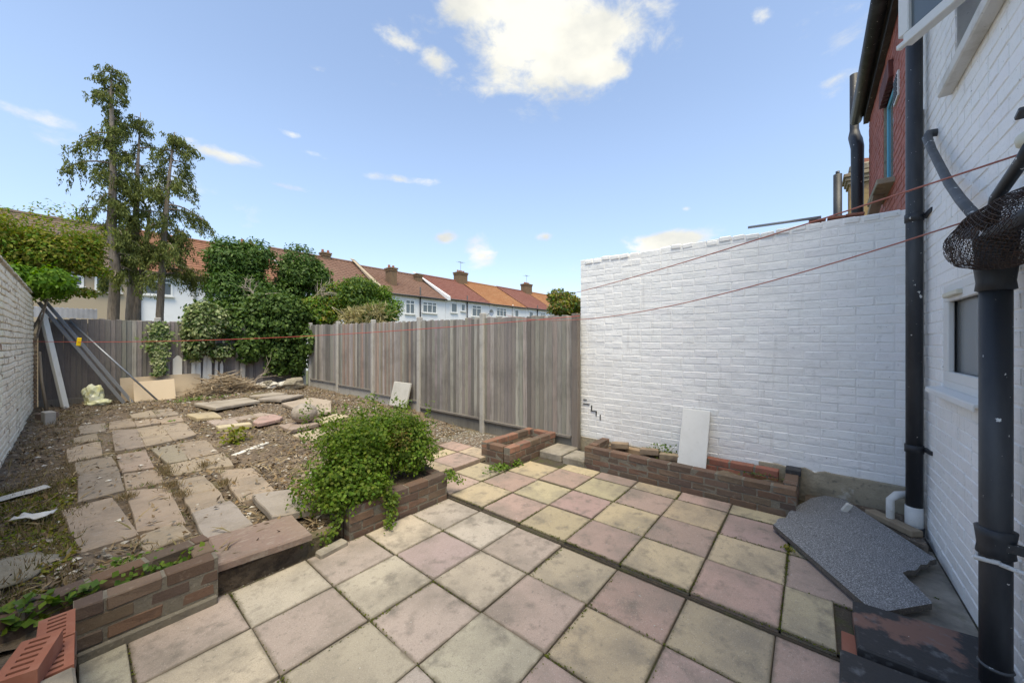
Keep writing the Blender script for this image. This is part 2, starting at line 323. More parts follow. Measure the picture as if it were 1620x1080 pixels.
def rounded_box_mesh(name, s, bevel, jitter, mat, smooth=True, seed=0, seg=1):
    rnd = random.Random(seed)
    bm = bmesh.new(); bmesh.ops.create_cube(bm, size=1.0)
    for v in bm.verts: v.co = Vector((v.co.x * s[0], v.co.y * s[1], v.co.z * s[2])) + Vector([rnd.uniform(-1, 1) * jitter for _ in range(3)])
    bmesh.ops.bevel(bm, geom=list(bm.edges), offset=bevel, segments=seg, affect='EDGES', profile=.6)
    me = bpy.data.meshes.new(name); bm.to_mesh(me); bm.free()
    if smooth: me.shade_smooth()
    me.materials.append(M[mat]); return me
def mesh_arrays(me):
    v = np.empty(len(me.vertices) * 3); me.vertices.foreach_get('co', v)
    return v.reshape(-1, 3), [tuple(p.vertices) for p in me.polygons]
def quads(name, V, mat, parent=None, kind=None, label=None, smooth=False, per=4, extra_mats=None, midx=None):
    """V: (n*per,3) array of separate little faces."""
    n = len(V) // per; o0 = np.array([V[:, 0].mean(), V[:, 1].mean(), V[:, 2].min()])
    me = bpy.data.meshes.new(name)
    me.vertices.add(len(V)); me.vertices.foreach_set('co', (V - o0).astype(np.float32).ravel())
    me.loops.add(len(V)); me.loops.foreach_set('vertex_index', np.arange(len(V), dtype=np.int32))
    me.polygons.add(n); me.polygons.foreach_set('loop_start', np.arange(0, len(V), per, dtype=np.int32))
    me.materials.append(M[mat])
    for m in (extra_mats or []): me.materials.append(M[m])
    me.update(calc_edges=True)
    if midx is not None: me.polygons.foreach_set('material_index', midx.astype(np.int32))
    return put(name, me, o0, parent, kind)
def unit(v): return v / np.maximum(np.linalg.norm(v, axis=1, keepdims=True), 1e-9)
def leaf_faces(P, Nrm, size, aspect=.55, along=None):
    """one kite-shaped leaf face at each point, facing about Nrm."""
    n = len(P); Nrm = unit(Nrm)
    a = RNG.normal(size=(n, 3)) if along is None else along
    t = unit(a - Nrm * (a * Nrm).sum(1, keepdims=True)); b = np.cross(Nrm, t)
    L = (size if np.ndim(size) else np.full(n, size))[:, None]
    w = L * aspect / 2
    V = np.stack([P, P + t * L * .45 + b * w, P + t * L, P + t * L * .45 - b * w], 1)
    V[:, 1] += Nrm * L * .08; V[:, 3] += Nrm * L * .08
    return V.reshape(-1, 3)
def clump_points(c, r, n, shell=.55, up=.25):
    """points in an ellipsoid, mostly near its skin, with outward normals."""
    d = unit(RNG.normal(size=(n, 3))); rad = shell + (1 - shell) * RNG.random((n, 1)) ** .6
    lump = 1 + .16 * np.sin(d[:, :1] * 5 + c[0] * 3) * np.sin(d[:, 1:2] * 6 + c[1] * 5) + .12 * np.sin(d[:, 2:3] * 9 + c[0] * 7)
    P = np.array(c) + d * rad * lump * np.array(r)
    N = d + RNG.normal(size=(n, 3)) * .55 + np.array([0, 0, up])
    return P, N
def ball(mb, c, r, amp=.15, sub=2, seed=0, freq=2.0):
    bm = bmesh.new(); bmesh.ops.create_icosphere(bm, subdivisions=sub, radius=1)
    V = []
    for v in bm.verts:
        k = 1 + amp * mnoise.noise(v.co * freq + Vector((seed * 3.1, seed * 1.7, 0)))
        V.append(Vector((v.co.x * r[0], v.co.y * r[1], v.co.z * r[2])) * k + Vector(c))
    mb.add(V, [tuple(x.index for x in f.verts) for f in bm.faces]); bm.free(); return mb

def brick_wall(parent, origin, ang, length, z0, z1, mat, cols, variants, L=.248, H=.082, D=.11, proud=.0015, limit=300, holes=(), near=None, top=None, seam=0.009, rotj=.006, wob=0):
    """bricks of a wall face; u runs along ang, the outward normal is u turned -90 degrees. One object a brick; those past the limit are one mesh."""
    u = Vector((math.cos(ang), math.sin(ang), 0)); nn = Vector((u.y, -u.x, 0)); items = []
    k = 0; z = z0
    while z + H * .6 < z1 and k < 400:
        x = -random.choice((.0, L / 2)) if False else (-(L / 2) if k % 2 else 0.0)
        header = (k % 6 == 4)
        while x < length - .02:
            bl = L / 2 if header else L
            a, b = max(x, 0), min(x + bl, length)
            if b - a > .04:
                uc, zc = (a + b) / 2, z + H / 2
                seg = [(a, b)]
                for (h0, h1, g0, g1) in holes:
                    if g0 < zc < g1: seg = [w_ for (p_, q_) in seg for w_ in ((p_, min(q_, h0)), (max(p_, h1), q_)) if w_[1] - w_[0] > .03]
                if not (top and zc + H / 2 > top(uc)):
                    for (p_, q_) in seg: items.append(((p_ + q_) / 2, zc, q_ - p_))
            x += bl
        z += H; k += 1
    nr = near if near is not None else Vector((0, 0, 1.54))
    def pos(it): return Vector(origin) + u * it[0] + Vector((0, 0, it[1])) + nn * (-D / 2 + proud + random.uniform(-.0012, .0012))
    items = [(it, pos(it)) for it in items]
    items.sort(key=lambda q: (q[1] - nr).length)
    rest = MB()
    for i, (it, p) in enumerate(items):
        me = random.choice(variants); sx = (it[2] - seam) / (L - seam)
        rot = (random.uniform(-rotj, rotj), random.uniform(-rotj, rotj), ang + random.uniform(-rotj, rotj))
        if wob: p = p + Vector((0, 0, wob * mnoise.noise(p * 1.3)))
        if i < limit:
            put('brick', me, p, parent, color=cols(it), rot=rot, scale=(sx, 1, random.uniform(.95, 1.03)))
        else:
            v, f = mesh_arrays(me); Rm = np.array(Matrix.Rotation(rot[2], 3, 'Z') @ Matrix.Rotation(rot[1], 3, 'Y') @ Matrix.Rotation(rot[0], 3, 'X'))
            rest.add((v * np.array([sx, 1, 1])) @ Rm.T + np.array(p), f)
    if rest.n:
        o = rest.build('bricks', mat, parent, kind='stuff', color=cols((0, 0, 0)))
def bricks_of(mat, s, bevel, jitter, n=6): return [rounded_box_mesh('brick', s, bevel, jitter, mat, smooth=False, seed=i + 11) for i in range(n)]

def gz(x, y): return .07 + .017 * (y - 3)

# ================================================================== SETTING: ground
mb = MB(); S_ = 900
mb.add([(-S_, -S_, -.30), (S_, -S_, -.30), (S_, S_, -.30), (-S_, S_, -.30)], [(0, 1, 2, 3)])
mb.build('ground', 'ground', kind='structure')

def soil_height(x, y):
    z = gz(x, y) + .035 * mnoise.fractal(Vector((x * 1.5, y * 1.5, 0)), 1.0, 2.0, 4) + .018 * mnoise.noise(Vector((x * 7, y * 7, 3)))
    if x > 3.3 and y < 6: z = z * .3 - .05 + .35 * z * max(0, (y - 4.5) / 1.5)
    elif x > 2.3 and y < 3.9: z = min(z, -.02)
    if 1.33 < x < 2.5 and y < 3.05: z = -.10
    if x < 1.35 and y < 3.0 and x > .56: z = -.09 + .02 * mnoise.noise(Vector((x * 6, y * 6, 1)))
    if x < 0.05 and y < 4.2: z += .03
    return z
def grid_mesh(x0, x1, y0, y1, st, hf):
    nx, ny = int((x1 - x0) / st) + 1, int((y1 - y0) / st) + 1
    V = [(x0 + i * st, y0 + j * st, hf(x0 + i * st, y0 + j * st)) for j in range(ny) for i in range(nx)]
    F = [(j * nx + i, j * nx + i + 1, (j + 1) * nx + i + 1, (j + 1) * nx + i) for j in range(ny - 1) for i in range(nx - 1)]
    m = MB(); m.add(V, F); return m
grid_mesh(-.75, 4.6, 2.80, 12.2, .06, soil_height).build('garden_soil', 'soil', kind='structure', smooth=True)
grid_mesh(-2.2, .0, -.7, 2.84, .08, lambda x, y: .10 + .04 * mnoise.noise(Vector((x * 3, y * 3, 0))) + .02 * mnoise.noise(Vector((x * 9, y * 9, 0)))).build('soil_bed', 'soil', kind='structure', smooth=True)

# patio: bed sheets, tiles as pieces
patio = (MB().add([(0, -.72, -.053), (5, -.72, -.053), (5, 2.86, -.053), (0, 2.86, -.053)], [(0, 1, 2, 3)])
         .build('patio', 'joint', kind='structure', origin=(0, 0, -.053)))
T = .4475
PINK, YEL = (.415, .295, .245), (.475, .385, .255)
GPINK, GYEL = (.41, .335, .30), (.44, .395, .315)
tile_meshes = [rounded_box_mesh('paving_tile', (T - .010, T - .010, .05), .004, .0030, 'paver', smooth=False, seed=s) for s in range(8)]
def tile(x, y, z, w, d, col):
    o = put('paving_tile', random.choice(tile_meshes), (x + w / 2 + random.uniform(-.003, .003), y + d / 2 + random.uniform(-.003, .003), z - .025 + random.uniform(-.004, .004)), patio, color=jit(col, .13),
            rot=(random.uniform(-.006, .006), random.uniform(-.006, .006), random.uniform(-.008, .008)), scale=((w - .010) / (T - .010), (d - .010) / (T - .010), 1))
UX, UY = 2.412, 2.81
rows_y = [UY - T * k for k in range(-1, 9)]
for i in range(-1, 8):                       # i counts away from the planters towards the house
    ytop = UY - T * i; d = T
    if ytop - T < -.70: d = ytop + .70
    if d < .05: continue
    for j in range(0, 4):
        x0 = UX + T * j; w = T
        if j == 3: w = .215
        if i <= 0 and j == 3: continue
        if i == -1 and j >= 2: continue
        col = YEL if (i + j) % 2 == 0 else PINK
        if i == 7 and j >= 1: continue
        if i == 6 and j == 0: tile(x0, ytop - .235, 0.0, w, .235, col); continue
        tile(x0, ytop - d, 0.0, w, d, col)
    if 5 <= i <= 6:                          # pieces right of the long planter, under the worktop
        tile(UX + T * 3 + .215, ytop - T, -.012, T, T, YEL if i % 2 else PINK)
mb = MB(); mb.add([(UX, -.72, -.013), (4.6, -.72, -.013), (4.6, 3.3, -.013), (UX, 3.3, -.013)], [(0, 1, 2, 3)])
mb.build('upper_bed', 'joint', patio)
LX, LY = UX - .006, UY + .018
for i in range(0, 8):
    ytop = LY - T * i; d = min(T, ytop + .70)
    if d < .05: continue
    for j in range(1, 7):
        x0 = LX - T * j; w = T
        if x0 < 0: w = T + x0; x0 = 0.0
        if w < .06: continue
        if i == 7 and j == 1: continue
        grey = max(0, min(1, (1.5 - i * .42 + (j - 1) * .28)))
        a = YEL if (i - j) % 2 == 0 else PINK; g = GYEL if (i - j) % 2 == 0 else GPINK
        tile(x0, ytop - d, -.040, w, d, tuple(p * (1 - grey) + q * grey for p, q in zip(a, g)))
MB().box((UX - .006, 1.05, -.038), (.022, 3.5, .020)).build('step_dirt', 'joint', patio)
# raised terrace behind the shrub
for i in range(0, 3):
    for j in range(0, 3):
        if (i, j) in ((2, 2),): continue
        w = T if j < 2 else .30
        tile(UX + T * j, 3.26 + T * i, .048, w, T, jit(YEL if (i + j) % 2 == 0 else PINK, .05))

# flagstone path
PATH = [
  [(-0.08, 4.85), (0.2, 4.91), (0.28, 3.84), (0.02, 3.8)], [(0.3, 5.0), (0.57, 4.79), (0.54, 3.8), (0.29, 3.91)], [(0.61, 3.92), (0.86, 3.96), (0.86, 3.33), (0.59, 3.32)],
  [(1.01, 3.85), (1.27, 3.76), (1.24, 3.2), (0.99, 3.29)], [(0.61, 3.32), (1.1, 3.23), (1.08, 2.81), (0.57, 2.87)], [(0.25, 3.77), (0.51, 3.88), (0.54, 3.55), (0.31, 3.49)],
  [(0.02, 6.06), (0.28, 6.01), (0.28, 5.03), (0.01, 4.96)], [(0.64, 4.98), (0.85, 4.93), (0.85, 4.41), (0.63, 4.44)], [(0.63, 4.42), (0.86, 4.4), (0.84, 3.96), (0.61, 3.95)],
  [(0.99, 5.05), (1.25, 4.84), (1.19, 3.84), (0.93, 3.91)], [(-0.01, 6.51), (0.26, 6.5), (0.28, 6.06), (0.0, 5.96)], [(0.32, 5.61), (0.57, 5.52), (0.55, 5.01), (0.3, 5.0)],
  [(0.31, 6.55), (0.56, 6.59), (0.54, 5.64), (0.31, 5.66)], [(-0.08, 7.36), (0.2, 7.58), (0.19, 6.63), (-0.06, 6.57)], [(0.61, 6.6), (0.87, 6.61), (0.83, 5.68), (0.66, 5.68)],
  [(0.62, 5.63), (0.87, 5.63), (0.86, 5.15), (0.64, 5.17)], [(0.88, 6.67), (1.15, 6.57), (1.13, 5.75), (0.85, 5.74)], [(0.85, 5.65), (1.17, 5.7), (1.13, 5.07), (0.86, 5.19)],
  [(0.34, 8.26), (0.59, 8.16), (0.57, 6.76), (0.31, 6.77)], [(0.6, 8.20), (0.87, 8.19), (0.84, 6.83), (0.58, 6.75)], [(0.88, 8.19), (1.15, 8.19), (1.12, 7.02), (0.86, 6.82)],
  [(-0.03, 8.0), (0.18, 8.2), (0.18, 7.62), (-0.03, 7.67)], [(0.02, 9.03), (0.29, 9.02), (0.27, 8.25), (0.03, 8.22)], [(0.35, 9.05), (0.61, 9.2), (0.59, 8.32), (0.32, 8.36)],
  [(0.62, 8.86), (0.88, 8.90), (0.88, 8.37), (0.61, 8.25)], [(0.62, 9.59), (0.92, 9.89), (0.9, 8.98), (0.62, 9.22)], [(0.94, 9.87), (1.19, 9.86), (1.19, 9.0), (0.92, 8.98)], [(0.9, 8.75), (1.19, 8.87), (1.16, 8.27), (0.9, 8.25)]]
path = (MB().add([(-.1, 3.05, .0), (1.3, 3.05, .0), (1.3, 10, .10), (-.1, 10, .10)], [(0, 1, 2, 3)]).build('garden_path', 'soil', kind='structure', origin=(0, 3.05, 0)))
MB().box((.93, 2.95, -.02), (.74, .10, .17)).build('retaining_edge', 'soil', path, bevel=.012)
def slab_mesh(poly, zt, th, tilt=(0, 0), bevel=.009):
    c = Vector((sum(p[0] for p in poly) / len(poly), sum(p[1] for p in poly) / len(poly), 0))
    fz = lambda p: zt + tilt[0] * (p[0] - c.x) + tilt[1] * (p[1] - c.y)
    m = MB(); P2 = []
    n = len(poly)
    for i in range(n):                       # broken, slightly uneven edges
        a, b = Vector(poly[i]), Vector(poly[(i + 1) % n])
        for k in range(3):
            q = a.lerp(b, k / 3); off = 0 if k == 0 else random.uniform(-.010, .006)
            t = (b - a).normalized(); P2.append((q.x + t.y * off, q.y - t.x * off))
    if sum(P2[i][0] * P2[(i + 1) % len(P2)][1] - P2[(i + 1) % len(P2)][0] * P2[i][1] for i in range(len(P2))) < 0: P2 = P2[::-1]
    N = len(P2)
    V = [Vector((p[0], p[1], fz(p) - th)) for p in P2] + [Vector((p[0], p[1], fz(p) - .010)) for p in P2] + \
        [Vector((p[0] + (c.x - p[0]) * .035, p[1] + (c.y - p[1]) * .035, fz(p))) for p in P2]
    F = [tuple(range(N))[::-1], tuple(range(2 * N, 3 * N))]
    for q in range(2): F += [(q * N + i, q * N + (i + 1) % N, (q + 1) * N + (i + 1) % N, (q + 1) * N + i) for i in range(N)]
    return m.add(V, F)
FLAGC = [(.30, .242, .19), (.325, .26, .20), (.27, .225, .18), (.335, .265, .20)]
for k, q in enumerate(PATH):
    y = sum(p[1] for p in q) / len(q)
    col = jit(FLAGC[k % 4], .10); dz = .036; th = .05; tl = (random.uniform(-.012, .012), random.uniform(-.006, .006)); cx_ = sum(p[0] for p in q) / 4; q = [(cx_ + (p[0] - cx_) * 1.06, y + (p[1] - y) * 1.03) for p in q]
    if k == 4: col, dz, th = (.235, .17, .145), .075, .05
    if k == 3: dz, th, tl, col = .085, .055, (-.05, .02), (.31, .275, .245)
    if k in (2,): col, dz = (.31, .275, .25), .06
    slab_mesh(q, gz(0, y) + dz, th, tl).build('paving_slab', 'flag', path, color=col)

# ================================================================== white boundary wall on the right
WHITE = (.88, .875, .865)
white_v = bricks_of('white_brick', (.240, .11, .0765), .0045, .0022, 10)
wallw = thing('garden_wall', 'tall white painted brick boundary wall beside the patio', 'wall', (4.58, 1.0, 0))
MB().box((4.685, .91, 1.245), (.2052, 3.22, 2.83)).build('wall_core', 'white_mortar', wallw)
def wtop(u): return 2.70 + .03 * mnoise.noise(Vector((u * 2, 0, 0)))
def wcol(it): return jit(WHITE, .02)
brick_wall(wallw, (4.58, 2.53, 0), R(-90), 3.24, .21, 2.80, 'white_brick', wcol, white_v, H=.0828, top=wtop, rotj=.004, wob=.018, proud=.0005)
mb = MB()
for k in range(24):                                   # lumps of mortar and broken top course
    y = -.55 + k * .128; mb.box((4.68 + random.uniform(-.01, .01), y, 2.665 + random.uniform(-.012, .016)), (.21, .12, .06), Matrix.Rotation(random.uniform(-.08, .08), 3, 'X'))
mb.build('top_course', 'white_mortar', wallw, bevel=.012)
m = MB(); pr = [(.42 - k * .075, .285 + .03 * mnoise.noise(Vector((k * .9, 0, 5)))) for k in range(16)]
V = [(4.553 + .012 * mnoise.noise(Vector((k, 2, 0))), y, -.1) for k, (y, z) in enumerate(pr)] + [(4.548 + .016 * mnoise.noise(Vector((k, 5, 0))), y, z * .5) for k, (y, z) in enumerate(pr)] + [(4.562, y, z) for y, z in pr] + [(4.60, y, z + .015) for y, z in pr]; n = len(pr)
m.add(V, [(r_ * n + k, r_ * n + k + 1, (r_ + 1) * n + k + 1, (r_ + 1) * n + k) for r_ in range(3) for k in range(n - 1)]); m.build('plinth', 'render_base', wallw, fixn=True)
MB().box((4.590, 1.5, .10), (.04, 2.06, .20)).build('footing', 'render_base', wallw)
mb = MB()
for (y, z, w, h) in ((2.35, .62, .012, .08), (2.28, .555, .012, .07), (2.32, .585, .09, .010), (2.43, .67, .10, .009), (2.22, .51, .01, .075), (2.45, .73, .05, .008)):
    mb.box((4.574, y, z), (.012, w, h))
mb.build('crack', 'iron', wallw)
for (y, c) in ((-.05, 0), (-.19, 1), (-.32, 0)):
    MB().box((4.70, y, 2.735), (.15, .13, .018), Matrix.Rotation(.06, 3, 'X')).build('coping_tile', 'red_brick_new', wallw, bevel=.004)

# ================================================================== the house on the right (own house)
house = thing('house', 'white painted brick house with black pipes down its rear wall', 'house', (2, -.7, 0))
EAVE = 5.25
GW = (2.96, 3.79, 1.235, 1.915)              # kitchen window x0 x1 z0 z1
UW = (2.35, 3.50, 3.30, 4.45)               # upper window
def wallbox(mb, x0, x1, z0, z1, y0=-.93, y1=-.7028):
    mb.box(((x0 + x1) / 2, (y0 + y1) / 2, (z0 + z1) / 2), (x1 - x0, y1 - y0, z1 - z0))
mb = MB(); HX0, HX1 = -1.6, 4.58
wallbox(mb, HX0, 2.35, -.3, EAVE); wallbox(mb, GW[1], HX1, -.3, 3.30); wallbox(mb, 2.35, GW[0], -.3, 3.30); wallbox(mb, GW[0], GW[1], -.3, GW[2]); wallbox(mb, GW[0], GW[1], GW[3], 3.30)
wallbox(mb, UW[1], HX1, 3.30, EAVE); wallbox(mb, 2.35, UW[1], UW[3], EAVE)
mb.build('rear_wall', 'white_mortar', house)
mb = MB(); mb.box((1.5, -9.0, 2.5), (6.16, .2, 5.5)); mb.box((HX0 + .1, -4.95, 2.5), (.2, 7.9, 5.5)); mb.box((HX1 - .1, -4.95, 2.5), (.2, 7.9, 5.5)); mb.box((1.5, -4.95, 2.7), (5.8, 7.9, .2))
mb.build('wall', 'dirty_white', house)
mb = MB()
mb.add([(HX0, -.45, EAVE - .05), (HX1, -.45, EAVE - .05), (HX1, -4.9, 8.0), (HX0, -4.9, 8.0), (HX0, -9.3, EAVE - .05), (HX1, -9.3, EAVE - .05)], [(0, 1, 2, 3), (3, 2, 5, 4)])
mb.add([(HX0, -.45, EAVE - .15), (HX1, -.45, EAVE - .15), (HX1, -4.9, 7.9), (HX0, -4.9, 7.9), (HX0, -9.3, EAVE - .15), (HX1, -9.3, EAVE - .15)], [(3, 2, 1, 0), (4, 5, 2, 3)])
M['slate'] = surf('roof slates', (.13, .11, .105), [(5, 4, (.20, .16, .14), .5, .7, .6)], rough=.8)
mb.build('roof', 'slate', house)
brick_wall(house, (HX1, -.7, 0), R(180), 2.95, .02, 4.2, 'white_brick', wcol, white_v, H=.0828, holes=((HX1 - GW[1] - .004, HX1 - GW[0] + .004, GW[2] - .03, GW[3] + .01), (HX1 - UW[1] - .004, 9, 3.27, 9)), rotj=.006, wob=.008, near=Vector((2.6, .5, 1.6)))
# kitchen window: frame, casement, pane, trickle vent, sill
def window_y(parent, x0, x1, z0, z1, y, depth, fr, mat, gmat, name='window', mull=(), face=1, transom=()):
    """window frame facing +Y (face=1) or -Y (face=-1); each pane a sub-part."""
    mb = MB(); yc = y
    mb.box(((x0 + x1) / 2, yc, z0 + fr / 2), (x1 - x0, depth, fr)); mb.box(((x0 + x1) / 2, yc, z1 - fr / 2), (x1 - x0, depth, fr))
    mb.box((x0 + fr / 2, yc, (z0 + z1) / 2), (fr, depth, z1 - z0 - 2 * fr)); mb.box((x1 - fr / 2, yc, (z0 + z1) / 2), (fr, depth, z1 - z0 - 2 * fr))
    for m in mull: mb.box((m, yc, (z0 + z1) / 2), (fr * .8, depth * .98, z1 - z0 - 2 * fr))
    for t in transom: mb.box(((x0 + x1) / 2, yc - face * .001, t), (x1 - x0 - 2 * fr, depth * .9, fr * .8))
    w = mb.build(name, mat, parent, bevel=.004 if depth < .1 and fr < .1 else 0)
    xs = [x0 + fr] + [v for m in mull for v in (m - fr * .4, m + fr * .4)] + [x1 - fr]
    for k in range(0, len(xs), 2):
        MB().box(((xs[k] + xs[k + 1]) / 2, yc - face * depth * .15, (z0 + z1) / 2), (xs[k + 1] - xs[k], .01, z1 - z0 - 2 * fr)).build('pane', gmat, w)
    return w
kw = window_y(house, GW[0], GW[1], GW[2], GW[3], -.735, .07, .05, 'upvc', 'obscure_glass')
mb = MB(); cx0, cx1, cz0, cz1 = GW[0] + .045, GW[1] - .05, GW[2] + .05, GW[3] - .05
for b in (((cx0 + cx1) / 2, -.713, cz0 + .03, cx1 - cx0, .06), ((cx0 + cx1) / 2, -.713, cz1 - .03, cx1 - cx0, .06)): mb.box((b[0], b[1], b[2]), (b[3], .03, b[4]))
for xx in (cx0 + .035, cx1 - .035): mb.box((xx, -.713, (cz0 + cz1) / 2), (.07, .03, cz1 - cz0 - .12))
mb.build('casement', 'upvc', kw, bevel=.005)
MB().box((3.52, -.690, 1.845), (.30, .035, .032)).build('trickle_vent', 'cream_plastic', kw, bevel=.006)
mb = MB(); mb.box((3.36, -.668, 1.222), (.98, .075, .018), Matrix.Rotation(R(-6), 3, 'X')); mb.box((3.36, -.631, 1.205), (.98, .008, .034))
mb.build('sill', 'upvc', kw, bevel=.003)
# upper window, deep sill and open casement
uw = window_y(house, UW[0], UW[1], UW[2], UW[3], -.84, .06, .06, 'upvc', 'glass', mull=(2.92,))
mb = MB(); mb.box((2.83, -.668, 3.16), (1.5, .066, .075)); mb.build('sill', 'dirty_white', uw, bevel=.008)
a, b = Vector((3.235, -.455, 0)), Vector((2.80, -.735, 0)); mb = MB(); d = (b - a)
for z, h in ((3.38, .07), (4.38, .07)): mb.bar(a + Vector((0, 0, z)), b + Vector((0, 0, z)), .05, h)
for p in (a, b): mb.box((p.x, p.y, 3.88), (.065, .05, .93), Matrix.Rotation(math.atan2(d.y, d.x), 3, 'Z'))
mb.bar(a + Vector((.02, .035, 3.36)), b + Vector((.02, .035, 3.36)), .03, .03)
mb.build('open_casement', 'upvc', uw, bevel=.004)
mb = MB(); mb.bar(a.lerp(b, .06) + Vector((0, 0, 3.88)), a.lerp(b, .94) + Vector((0, 0, 3.88)), .012, .90); mb.build('pane', 'far_glass', uw)
MB().box((2.9, -.50, EAVE - .06), (3.2, .10, .10)).build('gutter', 'iron', house)
MB().box((4.33, -.684, 1.7), (.035, .03, 3.4)).build('corner_strip', 'dirty_white', house, bevel=.006)

# ================================================================== red neighbouring house beyond the white wall
nh = thing('house', 'red painted brick house beyond the white wall with blue window', 'house', (6.2, -.7, 0))
NX1 = 7.86; NWn = (5.72, 6.42, 3.34, 4.45)
mb = MB()
wallbox(mb, 4.60, NWn[0], -.3, 5.2); wallbox(mb, NWn[1], NX1, -.3, 5.2); wallbox(mb, NWn[0], NWn[1], -.3, NWn[2]); wallbox(mb, NWn[0], NWn[1], NWn[3] + .25, 5.2)
mb.build('rear_wall', 'red_paint_brick', nh, color=(.30, .085, .06))
mb = MB(); mb.box((6.2, -5.0, 2.45), (3.2, 8.1, 5.5)); mb.build('wall', 'red_paint_brick', nh, color=(.22, .07, .05))
red_v = bricks_of('red_paint_brick', (.238, .11, .074), .006, .003)
brick_wall(nh, (NX1, -.7, 0), R(180), 3.24, 2.55, 5.16, 'red_paint_brick', lambda it: jit((.40, .115, .08), .08), red_v, H=.0828,
           holes=((NX1 - NWn[1], NX1 - NWn[0], NWn[2], NWn[3] + .25),), rotj=.012, near=Vector((6, 0, 4)))
mb = MB(); mb.add([(4.6, -.60, 5.14), (7.84, -.60, 5.14), (7.84, -5, 8.0), (4.6, -5, 8.0), (4.6, -.60, 5.04), (7.84, -.60, 5.04), (7.84, -5, 7.9), (4.6, -5, 7.9)], [(0, 1, 2, 3), (7, 6, 5, 4), (0, 4, 5, 1), (1, 5, 6, 2), (0, 3, 7, 4)])
mb.build('roof', 'slate', nh)
MB().box((6.2, -.665, 5.02), (3.3, .06, .16)).build('fascia', 'iron', nh)
MB().tube([(4.62, -.555, 5.09), (6.6, -.555, 5.08), (7.92, -.555, 5.07)], .075, 12).build('gutter', 'iron', nh, smooth=True)
arch = MB()
for k in range(8): arch.box((NWn[0] + .045 + k * .088, -.69, NWn[3] + .11), (.07, .06, .22), Matrix.Rotation((k - 3.5) * -.06, 3, 'Y'))
ww = window_y(nh, NWn[0] + .02, NWn[1] - .02, NWn[2] + .02, NWn[3], -.742, .03, .06, 'upvc', 'glass')
M['blue_paint'] = surf('pale blue paint', (.10, .42, .60), rough=.5); ww.data.materials[0] = M['blue_paint']
arch.build('brick_arch', 'red_paint_brick', nh, color=(.13, .04, .035), bevel=.006)
MB().box((NWn[1] - .006, -.728, 3.9), (.012, .05, 1.1)).build('reveal', 'render_base', nh)
MB().box((6.05, -.64, 3.30), (.86, .16, .06)).build('sill', 'render_base', nh, bevel=.006)
vg = MB(); vg.box((5.47, -.694, 4.19), (.24, .02, .26)); vb = vg.build('vent_grille', 'upvc', nh)
mb = MB()
for a_ in range(4):
    for b_ in range(5): mb.box((5.395 + a_ * .05, -.682, 4.10 + b_ * .045), (.034, .008, .03))
mb.build('vent_holes', 'iron', vb)
MB().bar((6.35, -.50, 2.66), (6.0, -.62, 3.30), .10, .03).build('loose_board', 'bare_timber', nh)

# ================================================================== old whitewashed wall on the left
lw = thing('garden_wall', 'old whitewashed brick wall with peeling paint along the left side', 'wall', (-.55, 8, 0))
OLDC = (.90, .82, .645)
def ocol(it):
    r = random.random()
    if r < .09: return jit((.36, .22, .145), .15)
    if r < .2: return jit((.62, .54, .41), .10)
    return jit(OLDC, .06)
old_v = bricks_of('old_white_brick', (.211, .11, .070), .008, .006, 8)
MB().box((-.67, 6.9, 1.12), (.19, 10.4, 2.7)).build('wall_core', 'old_mortar', lw)
brick_wall(lw, (-.55, 4.6, 0), R(90), 7.2, .12, 2.46, 'old_white_brick', ocol, old_v, L=.225, H=.082, rotj=.008, proud=.003, near=Vector((-.5, 6.0, 1.4)), wob=.012)
mb = MB(); y = 2.0
while y < 12.0:
    mb.box((-.66, y, 2.492), (.235, .20, .03), Matrix.Rotation(random.uniform(-.05, .05), 3, 'Y') @ Matrix.Rotation(random.uniform(-.04, .04), 3, 'Z')); y += .212
mb.build('coping', 'old_mortar', lw, bevel=.006)
mb = MB(); mb.box((-.60, 6.95, 2.46), (.05, .5, .09)); mb.build('coping_brick', 'brown_brick', lw, color=(.20, .09, .06))
for k in range(18):
    MB().box((-.535, 11.80 + random.uniform(-.004, .004), .28 + k * .082), (.05, .20, .07)).build('brick', 'brown_brick', lw, color=jit((.34, .23, .14), .12), bevel=.006)

# ================================================================== fences
def board_mesh(h, w, seed):
    rnd = random.Random(seed); m = MB(); n = 4
    prof = [(-w / 2, .0), (w / 2, .0), (w / 2, .024), (w / 2 - .006, .025), (-w / 2, .003)]; n = len(prof)
    V = []
    for k in range(2):
        for (a, b) in prof: V.append((a, b, k * h + (rnd.uniform(-.008, .008) if k else 0)))
    m.add(V, [tuple(range(n))[::-1], tuple(range(n, 2 * n))] + [(i, (i + 1) % n, n + (i + 1) % n, n + i) for i in range(n)])
    me = m.mesh('board'); bm = bmesh.new(); bm.from_mesh(me); bmesh.ops.recalc_face_normals(bm, faces=bm.faces); bm.to_mesh(me); bm.free()
    me.materials.append(M['fence_wood']); return me
BV = [board_mesh(1.0, .094, s) for s in range(6)]
def wood(base=(.26, .24, .218)):
    r = random.random()
    if r < .22: return jit((.36, .335, .305), .12)
    if r < .45: return jit((.15, .138, .126), .14)
    return jit(base, .20)
rf = thing('fence', 'grey closeboard fence with concrete posts down the right side', 'fence', (4.5, 7, 0))
RP = [2.56 + 1.81 * k for k in range(6)] ; RTOP = [1.93, 1.97, 1.98, 2.0, 2.03, 2.05]; RBOT = [.05, -.03, .08, .20, .22, .27]
